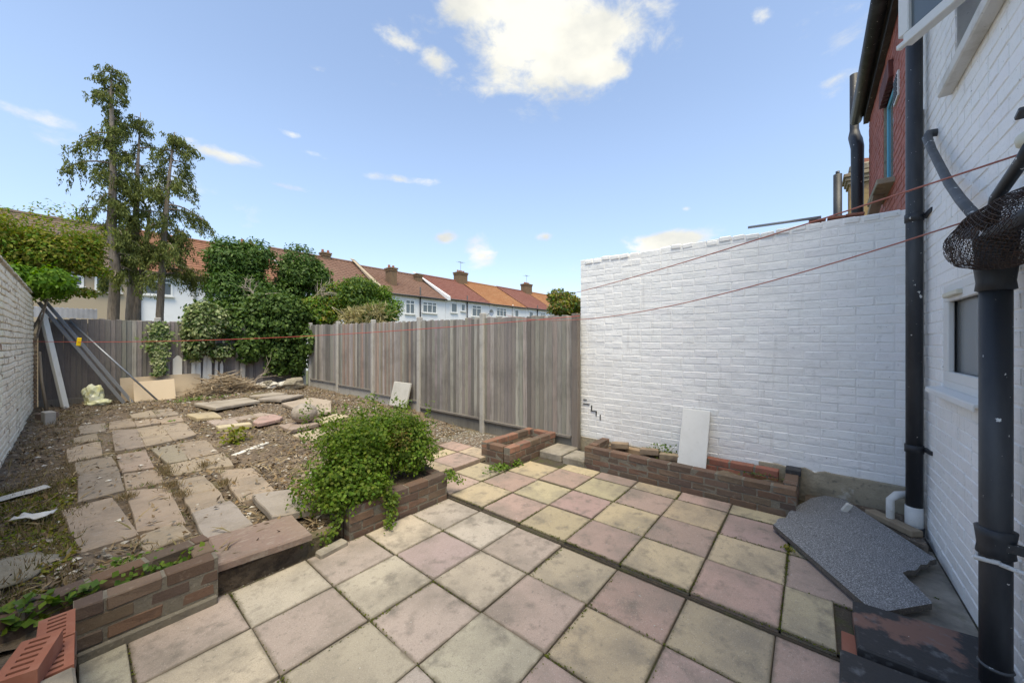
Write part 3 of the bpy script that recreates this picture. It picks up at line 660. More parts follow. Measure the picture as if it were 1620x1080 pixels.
for k in range(6):
    y = RP[k]
    if k == 0: MB().box((4.475, y - .02, .99), (.09, .10, 1.90)).build('post', 'fence_wood', rf, color=(.20, .17, .15), bevel=.006)
    else: MB().box((4.485, y, RTOP[k] / 2 + .02), (.095, .10, RTOP[k] + .10)).build('post', 'concrete', rf, bevel=.012)
    if k == 5: continue
    zb = (RBOT[k] + RBOT[k + 1]) / 2
    if k in (0, 1): MB().box((4.505, y + .905, zb + .06), (.025, 1.70, .20)).build('gravel_board', 'fence_wood', rf, color=(.22, .21, .18), bevel=.003)
    else: MB().box((4.505, y + .905, zb + .05), (.04, 1.70, .20)).build('gravel_board', 'concrete', rf, bevel=.003)
    MB().box((4.475, y + .905, zb + .185), (.05, 1.70, .035)).build('capping', 'fence_wood', rf, color=(.21, .19, .17), bevel=.003)
    for j in range(22):
        yy = y + .088 + j * .0785; t = (yy - y) / 1.81; zt = RTOP[k] * (1 - t) + RTOP[k + 1] * t - .01 + random.uniform(-.014, .012)
        z0 = zb + .20; tint = (.31, .235, .19) if k in (2, 3) and random.random() < .6 else (.26, .24, .218)
        put('board', random.choice(BV), (4.50 + random.uniform(-.003, .003), yy, z0), rf, color=wood(tint), rot=(random.uniform(-.004, .004), 0, R(90)), scale=(1, 1, zt - z0))
    for z in (zb + .5, 1.1, 1.75): MB().box((4.535, y + .905, z), (.035, 1.70, .07)).build('rail', 'fence_wood', rf, color=(.2, .18, .16))
bf = thing('fence', 'weathered wooden fence across the far end of the garden', 'fence', (2, 12, 0))
for j in range(62):
    x = -.46 + j * .0805; z0 = .36; zt = 2.03 + .02 * (x / 4.5) + random.uniform(-.012, .012)
    cl = wood((.215, .195, .18)); 
    if x < .45: cl = jit((.20, .178, .165), .06)
    put('board', random.choice(BV), (x, 12.0 + random.uniform(-.004, .004), z0), bf, color=cl, rot=(0, random.uniform(-.006, .006), 0), scale=(.93, -1, zt - z0))
for x in (1.22, 2.88, 4.42): MB().box((x, 11.95, 1.05), (.11, .10, 2.14 if x < 2 else 1.9)).build('post', 'concrete', bf, bevel=.012)
for x0, x1 in ((-.5, 1.15), (1.29, 2.82), (2.94, 4.36)): MB().box(((x0 + x1) / 2, 11.985, .27), (x1 - x0, .03, .18)).build('gravel_board', 'fence_wood', bf, color=(.22, .20, .17), bevel=.004)
for x0, x1 in ((-.5, 1.15), (1.29, 2.82), (2.94, 4.36)):
    for z in (.6, 1.2, 1.8): MB().box(((x0 + x1) / 2, 12.035, z), (x1 - x0, .04, .08)).build('rail', 'fence_wood', bf, color=(.2, .18, .16))
def picket(x, y, z0, z1, w, lean=0):
    m = MB(); P = [(-w / 2, 0), (w / 2, 0), (w / 2, z1 - z0 - random.uniform(.06, .16)), (w * .2, z1 - z0 - .02), (0, z1 - z0), (-w * .25, z1 - z0 - .05), (-w / 2, z1 - z0 - random.uniform(.05, .15))]
    V = [(x + p[0] + lean * p[1], y, z0 + p[1]) for p in P] + [(x + p[0] + lean * p[1], y + .018, z0 + p[1]) for p in P]; n = len(P)
    m.add(V, [tuple(range(n)), tuple(range(2 * n - 1, n - 1, -1))] + [(i, n + i, n + (i + 1) % n, (i + 1) % n) for i in range(n)])
    m.build('broken_board', 'white_timber', bf, fixn=True)
for (x, w, zt) in ((1.56, .17, 1.22), (1.86, .09, 1.10), (1.96, .10, 1.16), (2.07, .08, 1.22), (2.17, .10, 1.28), (2.30, .06, 1.2), (2.42, .07, 1.05)): picket(x, 11.93, .30, zt, w, random.uniform(-.03, .03))

# ================================================================== planters
BROWN = [(.15, .095, .070), (.125, .083, .065), (.17, .105, .075), (.112, .082, .067), (.155, .112, .083)]
pl_v = [rounded_box_mesh('brick', (.213, .102, .070), .006, .004, 'brown_brick', smooth=False, seed=i + 50) for i in range(6)]
def bcol(it=None): return jit(random.choice(BROWN), .12)
def run(parent, a, b, z0, n, H=.0775, cols=bcol, off=0, L=.222, skipf=None, top_red=False):
    """n courses of single-skin brickwork from a to b."""
    a, b = Vector((a[0], a[1], 0)), Vector((b[0], b[1], 0)); d = b - a; Ln = d.length; u = d / Ln; ang = math.atan2(u.y, u.x)
    MB().box((a + b) / 2 + Vector((0, 0, z0 + n * H / 2 - .003)), (Ln - .014, .094, n * H - .010), Matrix.Rotation(ang, 3, 'Z')).build('mortar', 'mortar', parent)
    for k in range(n):
        x = -((k + off) % 2) * L / 2
        while x < Ln - .01:
            p, q = max(x, 0), min(x + L, Ln)
            if q - p > .03 and not (skipf and skipf(k, (p + q) / 2)):
                c = a + u * ((p + q) / 2) + Vector((0, 0, z0 + H * (k + .5)))
                c += Vector((random.uniform(-.003, .003), random.uniform(-.003, .003), random.uniform(-.002, .002)))
                cl = cols()
                if top_red and k == n - 1 and random.random() < .6: cl = jit((.27, .14, .10), .12)
                put('brick', random.choice(pl_v), c, parent, color=cl, rot=(random.uniform(-.012, .012), random.uniform(-.012, .012), ang + random.uniform(-.012, .012)), scale=((q - p - .012) / .213, 1, H / .0795))
            x += L
def soil_patch(parent, x0, x1, y0, y1, z, name='soil', amp=.03):
    grid_mesh(x0, x1, y0, y1, .04, lambda x, y: z + amp * mnoise.noise(Vector((x * 5, y * 5, 7))) + amp * .5 * mnoise.noise(Vector((x * 14, y * 14, 2)))).build(name, 'soil', parent, smooth=True)
# (1) planter under the shrub
p1 = thing('brick_planter', 'brown brick planter filled by the leafy green shrub', 'planter', (1.9, 3.05, -.06))
run(p1, (1.385, 2.89), (2.40, 2.89), -.065, 4, H=.070); run(p1, (1.435, 2.96), (1.435, 3.50), -.065, 4, H=.070); run(p1, (2.35, 2.96), (2.35, 3.50), -.065, 4, H=.070); run(p1, (1.5, 3.45), (2.28, 3.45), -.065, 4, H=.070)
soil_patch(p1, 1.49, 2.30, 2.95, 3.40, .17)
# (2) small square planter by the fence
p2 = thing('brick_planter', 'small empty rectangular brick planter against the fence', 'planter', (3.9, 3.05, 0))
run(p2, (3.39, 2.90), (4.43, 2.90), -.02, 3, H=.086, top_red=True); run(p2, (3.44, 2.96), (3.44, 3.24), -.02, 3, H=.086, top_red=True); run(p2, (3.39, 3.29), (4.43, 3.29), -.02, 3, H=.086, top_red=True); run(p2, (4.38, 2.96), (4.38, 3.24), -.02, 3, H=.086, top_red=True)
soil_patch(p2, 3.50, 4.33, 2.96, 3.24, .12)
# (3) long planter against the white wall
p3 = thing('brick_planter', 'long low brick planter along the white wall', 'planter', (4.2, 1.1, 0))
run(p3, (4.055, 2.16), (4.055, .09), -.02, 4, H=.068); run(p3, (4.12, 2.11), (4.52, 2.11), -.02, 4, H=.070); run(p3, (4.12, .14), (4.52, .14), -.02, 4, H=.070)
run(p3, (4.47, 1.0), (4.47, .24), -.02, 4, H=.072, cols=lambda: jit((.30, .12, .085), .15)); run(p3, (4.47, 2.04), (4.47, 1.35), -.02, 3, H=.075, cols=lambda: jit((.30, .20, .13), .15))
soil_patch(p3, 4.11, 4.55, .2, 2.06, .15, amp=.04)
for (y, z) in ((1.85, .24), (1.48, .235), (1.25, .22)):
    put('loose_brick', pl_v[2], (4.36, y, z), p3, color=jit((.33, .25, .17), .1), rot=(0, .05, 1.3 + y * .3))
MB().box((4.50, .13, .275), (.14, .12, .05)).build('dark_brick', 'black_slab', p3, bevel=.006)
# (4) planter in the near left corner, with the return towards the camera
p4 = thing('brick_planter', 'old brick planter with strawberry weeds in the near left corner', 'planter', (.2, 2.9, -.06))
run(p4, (-.02, 2.83), (.555, 2.83), -.065, 4, H=.0755); run(p4, (.505, 2.89), (.505, 3.06), .012, 3, H=.0755)
run(p4, (-.62, 2.92), (.555, 3.12), .10, 2, H=.073, off=1)
run(p4, (-.055, 2.72), (-.055, .6), -.065, 4, H=.0715)
MB().box((.27, 2.775, -.028), (.55, .03, .075)).build('mortar_fillet', 'mortar', p4, bevel=.008)
soil_patch(p4, -.5, .46, 2.86, 3.05, .12, amp=.03)
# kerb stones
for (c, s, rz, lb) in (((4.22, 2.66, .03), (.46, .34, .10), .0, 'flat concrete kerb stone beside the small brick planter'), ((4.16, 2.31, .025), (.36, .30, .10), .03, 'smaller concrete kerb stone at the corner of the long planter')):
    tag(MB().box(c, s, Matrix.Rotation(rz, 3, 'Z')).build('kerb_stone', 'dirty_concrete', bevel=.012), lb, 'kerb stone')
tag(MB().box((1.235, 2.80, -.045), (.22, .085, .085), Matrix.Rotation(.15, 3, 'Z')).build('concrete_block', 'dirty_concrete', bevel=.012), 'mossy concrete edging block left of the shrub planter', 'block')

# perforated red bricks and grey block on the low wall
def slotted_brick(c, rz, label):
    m = MB(); L_, Wd, Hh = .222, .105, .072; Rz = Matrix.Rotation(rz, 3, 'Z'); c = Vector(c)
    n = 6; sw = .0145; gap = (L_ - n * sw) / (n + 1)
    for s_ in (-1, 1): m.box(c + Rz @ Vector((0, s_ * (Wd / 2 - .013), 0)), (L_, .026, Hh), Rz)
    x = -L_ / 2
    for k in range(n + 1):
        m.box(c + Rz @ Vector((x + gap / 2, 0, 0)), (gap, Wd - .052, Hh), Rz); x += gap + sw
    o = m.build('slotted_brick', 'red_brick_new'); return tag(o, label, 'brick')
slotted_brick((-.058, 2.545, .258), R(90), 'clean red slotted brick at the far end of the low wall')
slotted_brick((-.060, 2.310, .258), R(90), 'middle red slotted brick lying flat on the low wall')
slotted_brick((-.115, 2.26, .331), R(76), 'red slotted brick lying askew on top of the others')
tag(MB().box((-.056, 2.065, .262), (.11, .22, .08), Matrix.Rotation(.05, 3, 'Z')).build('concrete_block', 'dirty_concrete', bevel=.008), 'grey block next to the red slotted bricks', 'block')

# ================================================================== pipes on the house
def pipe(name, label, parts_fn, loc):
    t = thing(name, label, 'pipe', loc); parts_fn(t); return t
PX, PY, PR = 2.53, -.615, .046
def near_pipe(t):
    MB().tube([(PX, PY, -.1), (PX, PY, .6), (PX, PY, 1.86)], PR, 24).build('shaft', 'iron', t, smooth=True)
    for z, r1 in ((.68, .056), (1.82, .058)):
        MB().tube([(PX, PY, z - .06), (PX, PY, z - .055), (PX, PY, z - .02), (PX, PY, z + .02), (PX, PY, z + .055), (PX, PY, z + .06)], [PR + .001, r1, r1 - .004, r1, r1 + .004, PR + .001], 24).build('collar', 'iron', t, smooth=True)
    MB().tube([(PX, PY, .138), (PX, PY, .145), (PX, PY, .152)], [PR + .001, PR + .006, PR + .001], 24).build('ring', 'grey_pipe', t, smooth=True)
    for z in (.68,): MB().bar((PX - .03, PY, z), (PX - .06, -.70, z), .03, .035).build('bracket', 'iron', t)
    m = MB(); m.tube([(PX - .052, PY + .0, .61), (PX - .01, PY + .055, .595), (PX + .045, PY + .035, .60)], .011, 6); m.tube([(PX - .05, PY, .605), (PX - .08, -.65, .605), (PX - .13, -.70, .61)], .010, 6); m.build('wire_tie', 'dirty_white', t, smooth=True)
pipe('soil_pipe', 'thick black iron soil pipe close to the camera under the hopper', near_pipe, (PX, PY, 0))
hp = thing('rain_hopper', 'black hopper head wrapped in rusty wire mesh on the near pipe', 'hopper', (PX, PY, 1.78))
MB().tube([(PX, PY, 1.80), (PX, PY, 1.86), (PX, PY, 1.90), (PX, PY, 1.99), (PX, PY, 2.0)], [.050, .056, .058, .064, .066], 20).build('funnel', 'iron', hp, smooth=True)
MB().box((2.83, -.60, 2.09), (.10, .06, .06), Matrix.Rotation(R(-20), 3, 'Y')).build('spout', 'dark_steel', hp, bevel=.01)
m = MB(); gx0 = 2.69; NA, NB = 46, 33
def mesh_pt(i, j):                                    # crumpled sleeve of netting lying along the wall
    a = 2 * math.pi * i / NA; t = j / (NB - 1); x = gx0 - t * .80
    r = (.090 + .036 * math.sin(t * 2.6 + .15)) * (1 + .07 * mnoise.noise(Vector((i * .22, j * .22, 0))))
    return Vector((x + .006 * mnoise.noise(Vector((i * .7, j * .7, 4))), -.575 + r * .82 * math.cos(a), 1.99 - t * .06 + r * 1.05 * math.sin(a)))
for j in range(NB):
    for i in range(NA):
        p = mesh_pt(i + .5 * (j % 2), j)
        if j < NB - 1:
            for di in ((0, 1) if j % 2 else (-1, 0)):
                q = mesh_pt(i + .5 * (j % 2) + (.5 if di == (1 if j % 2 else 0) else -.5), j + 1); m.tube([p, q], .0012, 3, cap=False)
        if random.random() < .55: m.tube([p, mesh_pt(i + 1 + .5 * (j % 2), j)], .0012, 3, cap=False)
for j in range(NB - 1):                               # the netting is doubled over on itself
    for i in range(NA):
        p, q = mesh_pt(i + .3, j + .4), mesh_pt(i + .8, j + 1.4); c_ = Vector((p.x, -.575, 1.975))
        m.tube([c_ + (p - c_) * .88, c_ + (q - c_) * .88], .0011, 3, cap=False)
        q = mesh_pt(i - .2, j + 1.4); m.tube([c_ + (p - c_) * .88, c_ + (q - c_) * .88], .0011, 3, cap=False)
m.build('wire_mesh', 'rust_wire', hp)
m = MB(); m.tube([(2.50, -.60, 2.0), (2.2, -.60, 1.99), (1.8, -.60, 1.99)], .032, 12); m.build('inner_pipe', 'iron', hp, smooth=True)
tag(MB().tube([(3.93, -.705, 3.04), (3.93, -.66, 3.045), (3.90, -.645, 3.01), (3.76, -.645, 2.86), (3.35, -.64, 2.50), (3.02, -.62, 2.30), (2.60, -.60, 2.06)], [.026, .028, .026, .022, .022, .022, .022], 12).build('waste_pipe', 'grey_pipe', smooth=True), 'grey paint splashed waste pipe sloping down to the hopper', 'pipe')
tag(MB().tube([(2.25, -.63, 2.27), (2.316, -.63, 2.245), (2.578, -.63, 2.175), (2.62, -.62, 2.05)], .022, 12).build('waste_pipe', 'iron', smooth=True), 'short black pipe slanting into the wire mesh hopper', 'pipe')
vt = thing('wall_vent', 'pale plastic outlet on the wall above the hopper', 'vent', (2.2, -.65, 2.28))
m = MB(); ball(m, (2.35, -.655, 2.325), (.032, .04, .04), .05, 2); m.build('outlet', 'cream_plastic', vt, smooth=True)
MB().box((2.345, -.655, 2.43), (.05, .07, .02), Matrix.Rotation(.4, 3, 'Y')).build('flap', 'iron', vt, bevel=.004)
def corner_pipe(t):
    x, y = 4.22, -.630
    MB().tube([(x, y, .24), (x, y, 2), (x, y, 4.9)], .047, 20).build('shaft', 'iron', t, smooth=True)
    MB().tube([(x, y, -.02), (x, y, .13), (x, y, .245)], .052, 20).build('plastic_foot', 'dirty_white', t, smooth=True)
    MB().tube([(x, y, -.05), (x, y, .09)], .058, 20).build('collar', 'iron', t, smooth=True)
    for z in (.70, 2.52):
        MB().tube([(x, y, z - .03), (x, y, z + .03)], .054, 20).build('clamp', 'iron', t, smooth=True)
        MB().bar((x + .02, y - .06, z), (x - .16, -.705, z + .01), .03, .03).build('bracket', 'iron', t)
pipe('soil_pipe', 'tall black drainpipe in the corner where the two white walls meet', corner_pipe, (4.18, -.622, 0))
tag(MB().tube([(4.23, -.50, -.06), (4.23, -.50, .26), (4.26, -.54, .295), (4.32, -.62, .30)], [.026, .026, .03, .03], 12).build('waste_pipe', 'dirty_white', smooth=True), 'thin white plastic waste pipe at the foot of the corner drainpipe', 'pipe')
tag(MB().tube([(8.10, -.55, 5.90), (8.10, -.55, 5.0), (8.08, -.55, 4.88), (7.96, -.56, 4.76), (7.88, -.57, 4.62), (7.86, -.57, 2.2)], [.058, .058, .078, .082, .080, .062], 14).build('vent_pipe', 'iron', smooth=True), 'black soil vent pipe with swan neck on the red house', 'pipe')
m = MB(); m.tube([(12.12, -.52, 3), (12.12, -.52, 5.72)], .085, 10); m.tube([(12.12, -.52, 5.72), (12.12, -.52, 5.80)], .04, 8); tag(m.build('vent_pipe', 'iron', smooth=True), 'thin dark flue standing beside the distant chimney', 'pipe')
ch = thing('chimney', 'stepped yellow brick chimney beyond the white wall', 'chimney', (12.6, -.9, 0))
MB().box((12.62, -.98, 3.4), (.50, .46, 4.2)).build('stack', 'brown_brick', ch, color=(.36, .25, .12))
for k in range(3): MB().box((12.62, -.98, 5.52 + k * .09), (.58 + k * .07, .54 + k * .07, .088)).build('corbel', 'brown_brick', ch, color=(.33, .27, .18), bevel=.01)
MB().box((12.62, -.98, 5.88), (.5, .46, .2)).build('cap', 'brown_brick', ch, color=(.30, .26, .19), bevel=.04)
MB().tube([(12.62, -.98, 5.97), (12.62, -.98, 6.10)], .17, 12).build('chimney_pot', 'red_brick_new', ch)
m = MB(); m.tube([(4.62, .52, 2.775), (4.62, -.08, 2.755)], .014, 8); tag(m.build('metal_rail', 'dark_steel', smooth=True), 'blue grey metal tube lying along the top of the white wall', 'tube')

# ================================================================== things on the patio
def to_board():
    t = thing('worktop_offcut', 'broken piece of speckled grey worktop lying by the house wall', 'worktop', (3.5, -.2, 0))
    top = [(3.62, .235), (3.78, .20), (3.80, .165), (3.93, .15), (4.12, .10), (4.40, .00), (4.66, -.19), (3.70, -.655), (3.66, -.615), (3.60, -.60), (3.56, -.56), (3.47, -.53), (3.42, -.48), (3.36, -.455), (3.30, -.47), (3.24, -.50), (3.19, -.51), (3.09, -.53), (2.80, -.275)]
    fz = lambda p: .046 + .018 * (p[0] - 2.8) - .020 * p[1]
    t2 = []
    for k, p in enumerate(top):                        # splintered break between the corners
        q = top[(k + 1) % len(top)]; t2.append(p)
        if k < 6 or 7 <= k < 17:
            for u_ in (.33, .66): t2.append((p[0] + (q[0] - p[0]) * u_ + random.uniform(-.006, .006), p[1] + (q[1] - p[1]) * u_ + random.uniform(-.006, .006)))
    top = t2
    n = len(top); V = [(p[0], p[1], fz(p)) for p in top] + [(p[0], p[1], fz(p) - .034) for p in top]
    m = MB(); m.add(V[:n], [tuple(range(n))]); m.build('laminate', 'worktop', t, fixn=True)
    m = MB(); m.add([(p[0], p[1], p[2] - .0012) for p in V[:n]] + V[n:], [tuple(range(n)), tuple(range(2 * n - 1, n - 1, -1))] + [(i, n + i, n + (i + 1) % n, (i + 1) % n) for i in range(n)]); m.build('core', 'chipboard', t, fixn=True)
to_board()
mb = MB().prism([(3.95, -.66), (4.56, -.66), (4.56, .04), (4.28, .04)], -.05, .055)
mb.build('soil_corner', 'soil', patio)
tag(MB().bar((4.06, -.625, .085), (4.34, -.39, .085), .09, .05).build('timber_offcut', 'bare_timber', bevel=.006), 'short damp timber offcut under the worktop by the drain', 'timber')
tag(MB().box((4.24, -.24, .11), (.022, .05, .09), Matrix.Rotation(.5, 3, 'X') @ Matrix.Rotation(.3, 3, 'Z')).build('plaster_shard', 'rubble_white', bevel=.008), 'white plaster shard leaning in the corner by the drainpipe', 'shard')
mb = MB().prism([(2.86, -.69), (4.02, -.69), (4.02, -.33), (3.3, -.33), (2.86, -.30)], -.09, -.006); mb.build('concrete_apron', 'dirty_concrete', patio)
tag(slab_mesh([(2.83, -.185), (2.90, -.66), (2.60, -.69), (2.45, -.69), (2.415, -.175)], .062, .06, (0, .02)).build('painted_slab', 'black_slab'), 'black painted slab worn to red, beside the near pipe', 'slab')
tag(slab_mesh([(2.375, -.11), (2.40, -.68), (2.05, -.69), (1.95, -.10)], .050, .06).build('painted_slab', 'black_slab'), 'darker black slab at the bottom edge, in front of the other', 'slab')
tag(MB().box((2.515, -.170, -.034), (.19, .095, .068), Matrix.Rotation(R(-2), 3, 'Z')).build('brick', 'red_brick_new', bevel=.004), 'single red brick set beside the black painted slabs', 'brick')
# leaning boards
def lean(name, label, p0, p1, h, back, th, mat, cat='board'):
    a, b = Vector(p0), Vector(p1); u = (b - a); n = Vector((-u.y, u.x, 0)).normalized()
    up = (Vector((0, 0, 1)) * math.sqrt(max(0, h * h - back * back)) + n * back)
    m = MB(); off = n * th
    V = [a, b, b + up, a + up, a + off, b + off, b + up + off, a + up + off]
    m.add(V, [(0, 1, 2, 3), (5, 4, 7, 6), (1, 0, 4, 5), (2, 1, 5, 6), (3, 2, 6, 7), (0, 3, 7, 4)])
    return tag(m.build(name, mat, fixn=True, bevel=.004), label, cat)
lean('leaning_board', 'pale grey rectangular board leaning on the white wall in the planter', (4.31, .865, .17), (4.31, 1.155, .17), .64, -.24, .018, 'white_board')
lean('paving_slab', 'pale slab standing on edge against the right fence behind the shrub', (4.30, 6.35, .20), (4.30, 6.95, .20), .50, -.12, .04, 'pale_board', 'slab')
lean('fibre_board', 'large tan board leaning on the far fence', (.62, 11.62, .22), (2.0, 11.72, .24), .56, .22, .02, 'tan_board')
lean('fibre_board', 'small cream board propped in front of the tan board', (.80, 11.40, .20), (1.48, 11.46, .22), .47, .14, .02, 'cream_board')
# leaning poles
def channel(a, b, w, label):
    a, b = Vector(a), Vector(b); d = (b - a).normalized(); s_ = d.cross(Vector((0, 1, 0))).normalized(); f = s_.cross(d)
    m = MB(); m.bar(a, b, .006, w)
    q = d.to_track_quat('X', 'Z').to_matrix(); yv, zv = q @ Vector((0, 1, 0)), q @ Vector((0, 0, 1))
    for s2 in (-1, 1): m.bar(a + zv * s2 * (w / 2 - .003) - yv * .02, b + zv * s2 * (w / 2 - .003) - yv * .02, .04, .006)
    return tag(m.build('steel_channel', 'dark_steel'), label, 'steel bar')
channel((.64, 11.42, .22), (-.50, 11.93, 2.34), .05, 'lowest of the long grey steel channels leaning in the far corner')
channel((.76, 11.38, .22), (-.44, 11.95, 2.40), .045, 'upper grey steel channel leaning beside the wider one')
tag(MB().tube([(1.15, 11.20, .23), (-.10, 11.93, 1.98)], .018, 10).build('steel_pole', 'steel', smooth=True), 'thin shiny steel pole leaning across the far fence', 'pole')
tag(MB().bar((-.15, 11.50, .20), (-.44, 11.88, 2.10), .09, .07).build('timber_post', 'white_timber', bevel=.006), 'white painted timber post leaning in the far left corner', 'post')
tag(MB().tube([(-.37, 11.25, .22), (-.44, 11.45, .8), (-.47, 11.6, 1.35)], .020, 8).build('wooden_stick', 'bare_timber', smooth=True), 'brown wooden stick leaning against the old left wall', 'stick')
bg_ = thing('plastic_bag', 'pale yellow plastic bag standing by the far fence', 'bag', (.24, 11.6, .21))
m = MB(); ball(m, (.23, 11.6, .40), (.15, .12, .24), .35, 3, 3, 2.2); ball(m, (.29, 11.56, .27), (.19, .15, .08), .35, 3, 5, 2.2); ball(m, (.10, 11.58, .50), (.05, .05, .09), .4, 2, 6, 2); m.build('sack', 'bag', bg_)
tag(MB().box((-.31, 9.9, .26), (.12, .24, .22), Matrix.Rotation(.2, 3, 'Z')).build('concrete_block', 'concrete', bevel=.008), 'upright concrete block at the foot of the old left wall', 'block')
tag(MB().box((-.34, 10.35, .24), (.22, .15, .12), Matrix.Rotation(.5, 3, 'Z')).build('brick', 'brown_brick', color=(.22, .16, .13), bevel=.008), 'old brown brick behind the concrete block at the left wall', 'brick')
# heap of loose slabs
HEAP = [
 ([(1.55, 9.89), (2.47, 9.93), (2.5, 9.1), (1.7, 8.79)], .10, (.36, .32, .27), 'long grey slab on top at the back of the slab heap'),
 ([(1.28, 8.83), (1.67, 8.82), (1.65, 8.12), (1.33, 8.25)], .05, (.42, .35, .23), 'yellowish slab at the left end of the slab heap'),
 ([(1.4, 7.89), (1.76, 7.92), (1.73, 7.4), (1.42, 7.32)], .05, (.37, .30, .26), 'small brownish slab in front of the yellowish one'),
 ([(1.41, 7.30), (1.84, 7.22), (1.82, 7.02), (1.41, 7.04)], .07, (.52, .45, .31), 'narrow yellow slab edge facing the path'),
 ([(1.86, 7.13), (2.06, 7.54), (2.31, 7.6), (2.33, 7.22), (2.22, 7.01), (1.86, 6.88)], .08, (.40, .27, .24), 'broken pink slab in the middle of the garden'),
 ([(2.78, 8.7), (3.51, 9.05), (3.63, 8.26), (3.1, 7.05), (2.75, 7.09)], .08, (.40, .335, .27), 'largest tan slab at the right of the heap'),
 ([(2.11, 6.75), (2.55, 6.66), (2.56, 6.3), (2.11, 6.18)], .06, (.33, .26, .22), 'brown slab under the carved stone ball'),
 ([(2.03, 5.91), (2.47, 6.03), (2.57, 5.59), (2.12, 5.38)], .05, (.48, .40, .29), 'pale yellow slab just left of the shrub'),
 ([(2.63, 6.60), (3.08, 6.81), (3.16, 6.48), (2.59, 6.17)], .07, (.48, .415, .28), 'yellow slab right of the stone ball'),
 ([(2.59, 9.57), (3.07, 9.95), (3.52, 9.49), (2.86, 8.95)], .09, (.34, .30, .26), 'grey slab at the back near the white rubble'),
 ([(2.62, 10.34), (3.22, 10.61), (3.35, 10.05), (2.77, 10.0)], .07, (.37, .33, .28), 'flat slab nearest to the far fence'),
 ([(1.62, 8.05), (2.3, 8.2), (2.4, 7.75), (1.85, 7.75)], .02, (.36, .29, .24), 'half buried slab in the hollow of the heap')]
for q, dz, col, lb in HEAP:
    y = sum(p[1] for p in q) / len(q)
    o = slab_mesh(q, gz(0, y) + dz, .055, (random.uniform(-.03, .03), random.uniform(-.02, .03))).build('paving_slab', 'flag', color=col); tag(o, lb, 'slab', 'loose slabs heaped in the garden')
m = MB(); ball(m, (2.44, 6.56, gz(0, 6.5) + .06 + .155), (.20, .20, .165), .06, 3, 2, 3.0); 
sb = m.build('stone_ball', 'stone_ball', smooth=True); tag(sb, 'round carved stone ball resting on a brown slab', 'stone ball')
m = MB(); ball(m, (3.93, 11.3, .36), (.26, .2, .19), .35, 3, 4, 1.6); tag(m.build('rock', 'rock'), 'mossy brown rock in the far right corner', 'rock')
rb_ = thing('rubble_heap', 'heap of white plaster rubble and torn sacks by the fence corner', 'rubble', (3.45, 11.6, .2))
for k in range(11):
    m = MB(); ball(m, (3.22 + random.random() * .62, 11.45 + random.random() * .35, .27 + random.random() * .17), (.10 + random.random() * .12, .10, .035 + random.random() * .05), .6, 2, k, 2.2)
    m.build('lump', 'rubble_white' if k % 3 else 'rock', rb_)
tag(MB().bar((1.24, 5.52, .13), (1.68, 5.80, .145), .07, .022).build('timber_offcut', 'white_timber', bevel=.004), 'grey white strip of wood lying on the soil', 'timber')
m = MB(); ball(m, (-.33, 3.78, .13), (.24, .25, .05), .35, 3, 8, 2.2); tag(m.build('stone', 'rock', smooth=True), 'flat grey stone in the weeds behind the near planter', 'stone')
m = MB(); ball(m, (.02, 4.0 - 1.35, .06), (.01, .01, .01), .3, 1, 1)
def scrap(c, sx, sy, rz, mat, lb, seed):
    nx, ny = 7, 5; Rz = Matrix.Rotation(rz, 3, 'Z'); V = []
    for j in range(ny):
        for i in range(nx):
            p = Vector(((i / (nx - 1) - .5) * sx * (1 + .2 * mnoise.noise(Vector((j, seed, 0)))), (j / (ny - 1) - .5) * sy * (1 + .25 * mnoise.noise(Vector((i, seed, 4)))), .02 + .03 * mnoise.noise(Vector((i * .6, j * .6, seed)))))
            V.append(Rz @ p + Vector(c))
    m = MB(); m.add(V, [(j * nx + i, j * nx + i + 1, (j + 1) * nx + i + 1, (j + 1) * nx + i) for j in range(ny - 1) for i in range(nx - 1)])
    o = m.build('plastic_scrap', mat, smooth=True); md = o.modifiers.new('thick', 'SOLIDIFY'); md.thickness = .004
    tag(o, lb, 'scrap')
scrap((-.34, 5.5, .155), .34, .13, .5, 'pale_board', 'pale torn sheet of plastic lying in the weeds on the left', 1)
scrap((-.22, 4.75, .15), .12, .20, 1.0, 'white_board', 'crumpled white plastic scrap on the mossy soil', 2)
scrap((1.28, 3.02, .02), .10, .07, .3, 'upvc', 'small crumpled clear wrapper left of the shrub planter', 3)
scrap((.99, 8.05, .235), .10, .06, .3, 'leaf_fresh', 'small green scrap on the flagstones', 4)

# ================================================================== washing lines
def sag(a, b, s, n=24):
    a, b = Vector(a), Vector(b); return [a.lerp(b, k / n) - Vector((0, 0, s * 4 * (k / n) * (1 - k / n))) for k in range(n + 1)]
tag(MB().tube(sag((2.44, -.65, 2.30), (4.53, 2.60, 2.24), .03), .0042, 6).build('washing_line', 'rope_old', smooth=True), 'upper red washing line from the hopper to the end of the white wall', 'washing line')
tag(MB().tube(sag((2.54, -.52, 2.075), (4.44, 3.82, 1.98), .23), .0036, 6).build('washing_line', 'rope_old', smooth=True), 'slack red washing line from the hopper to the right fence', 'washing line')
tag(MB().tube(sag((4.42, 2.45, 1.90), (-.53, 11.2, 1.55), .12, 40), .0045, 6).build('washing_line', 'rope', smooth=True), 'long red washing line crossing the garden to the old left wall', 'washing line')
tag(MB().box((.02, 10.25, 1.545), (.055, .02, .15), Matrix.Rotation(.1, 3, 'Y')).build('clothes_peg', 'yellow', bevel=.006), 'yellow tag hanging on the long washing line', 'tag')

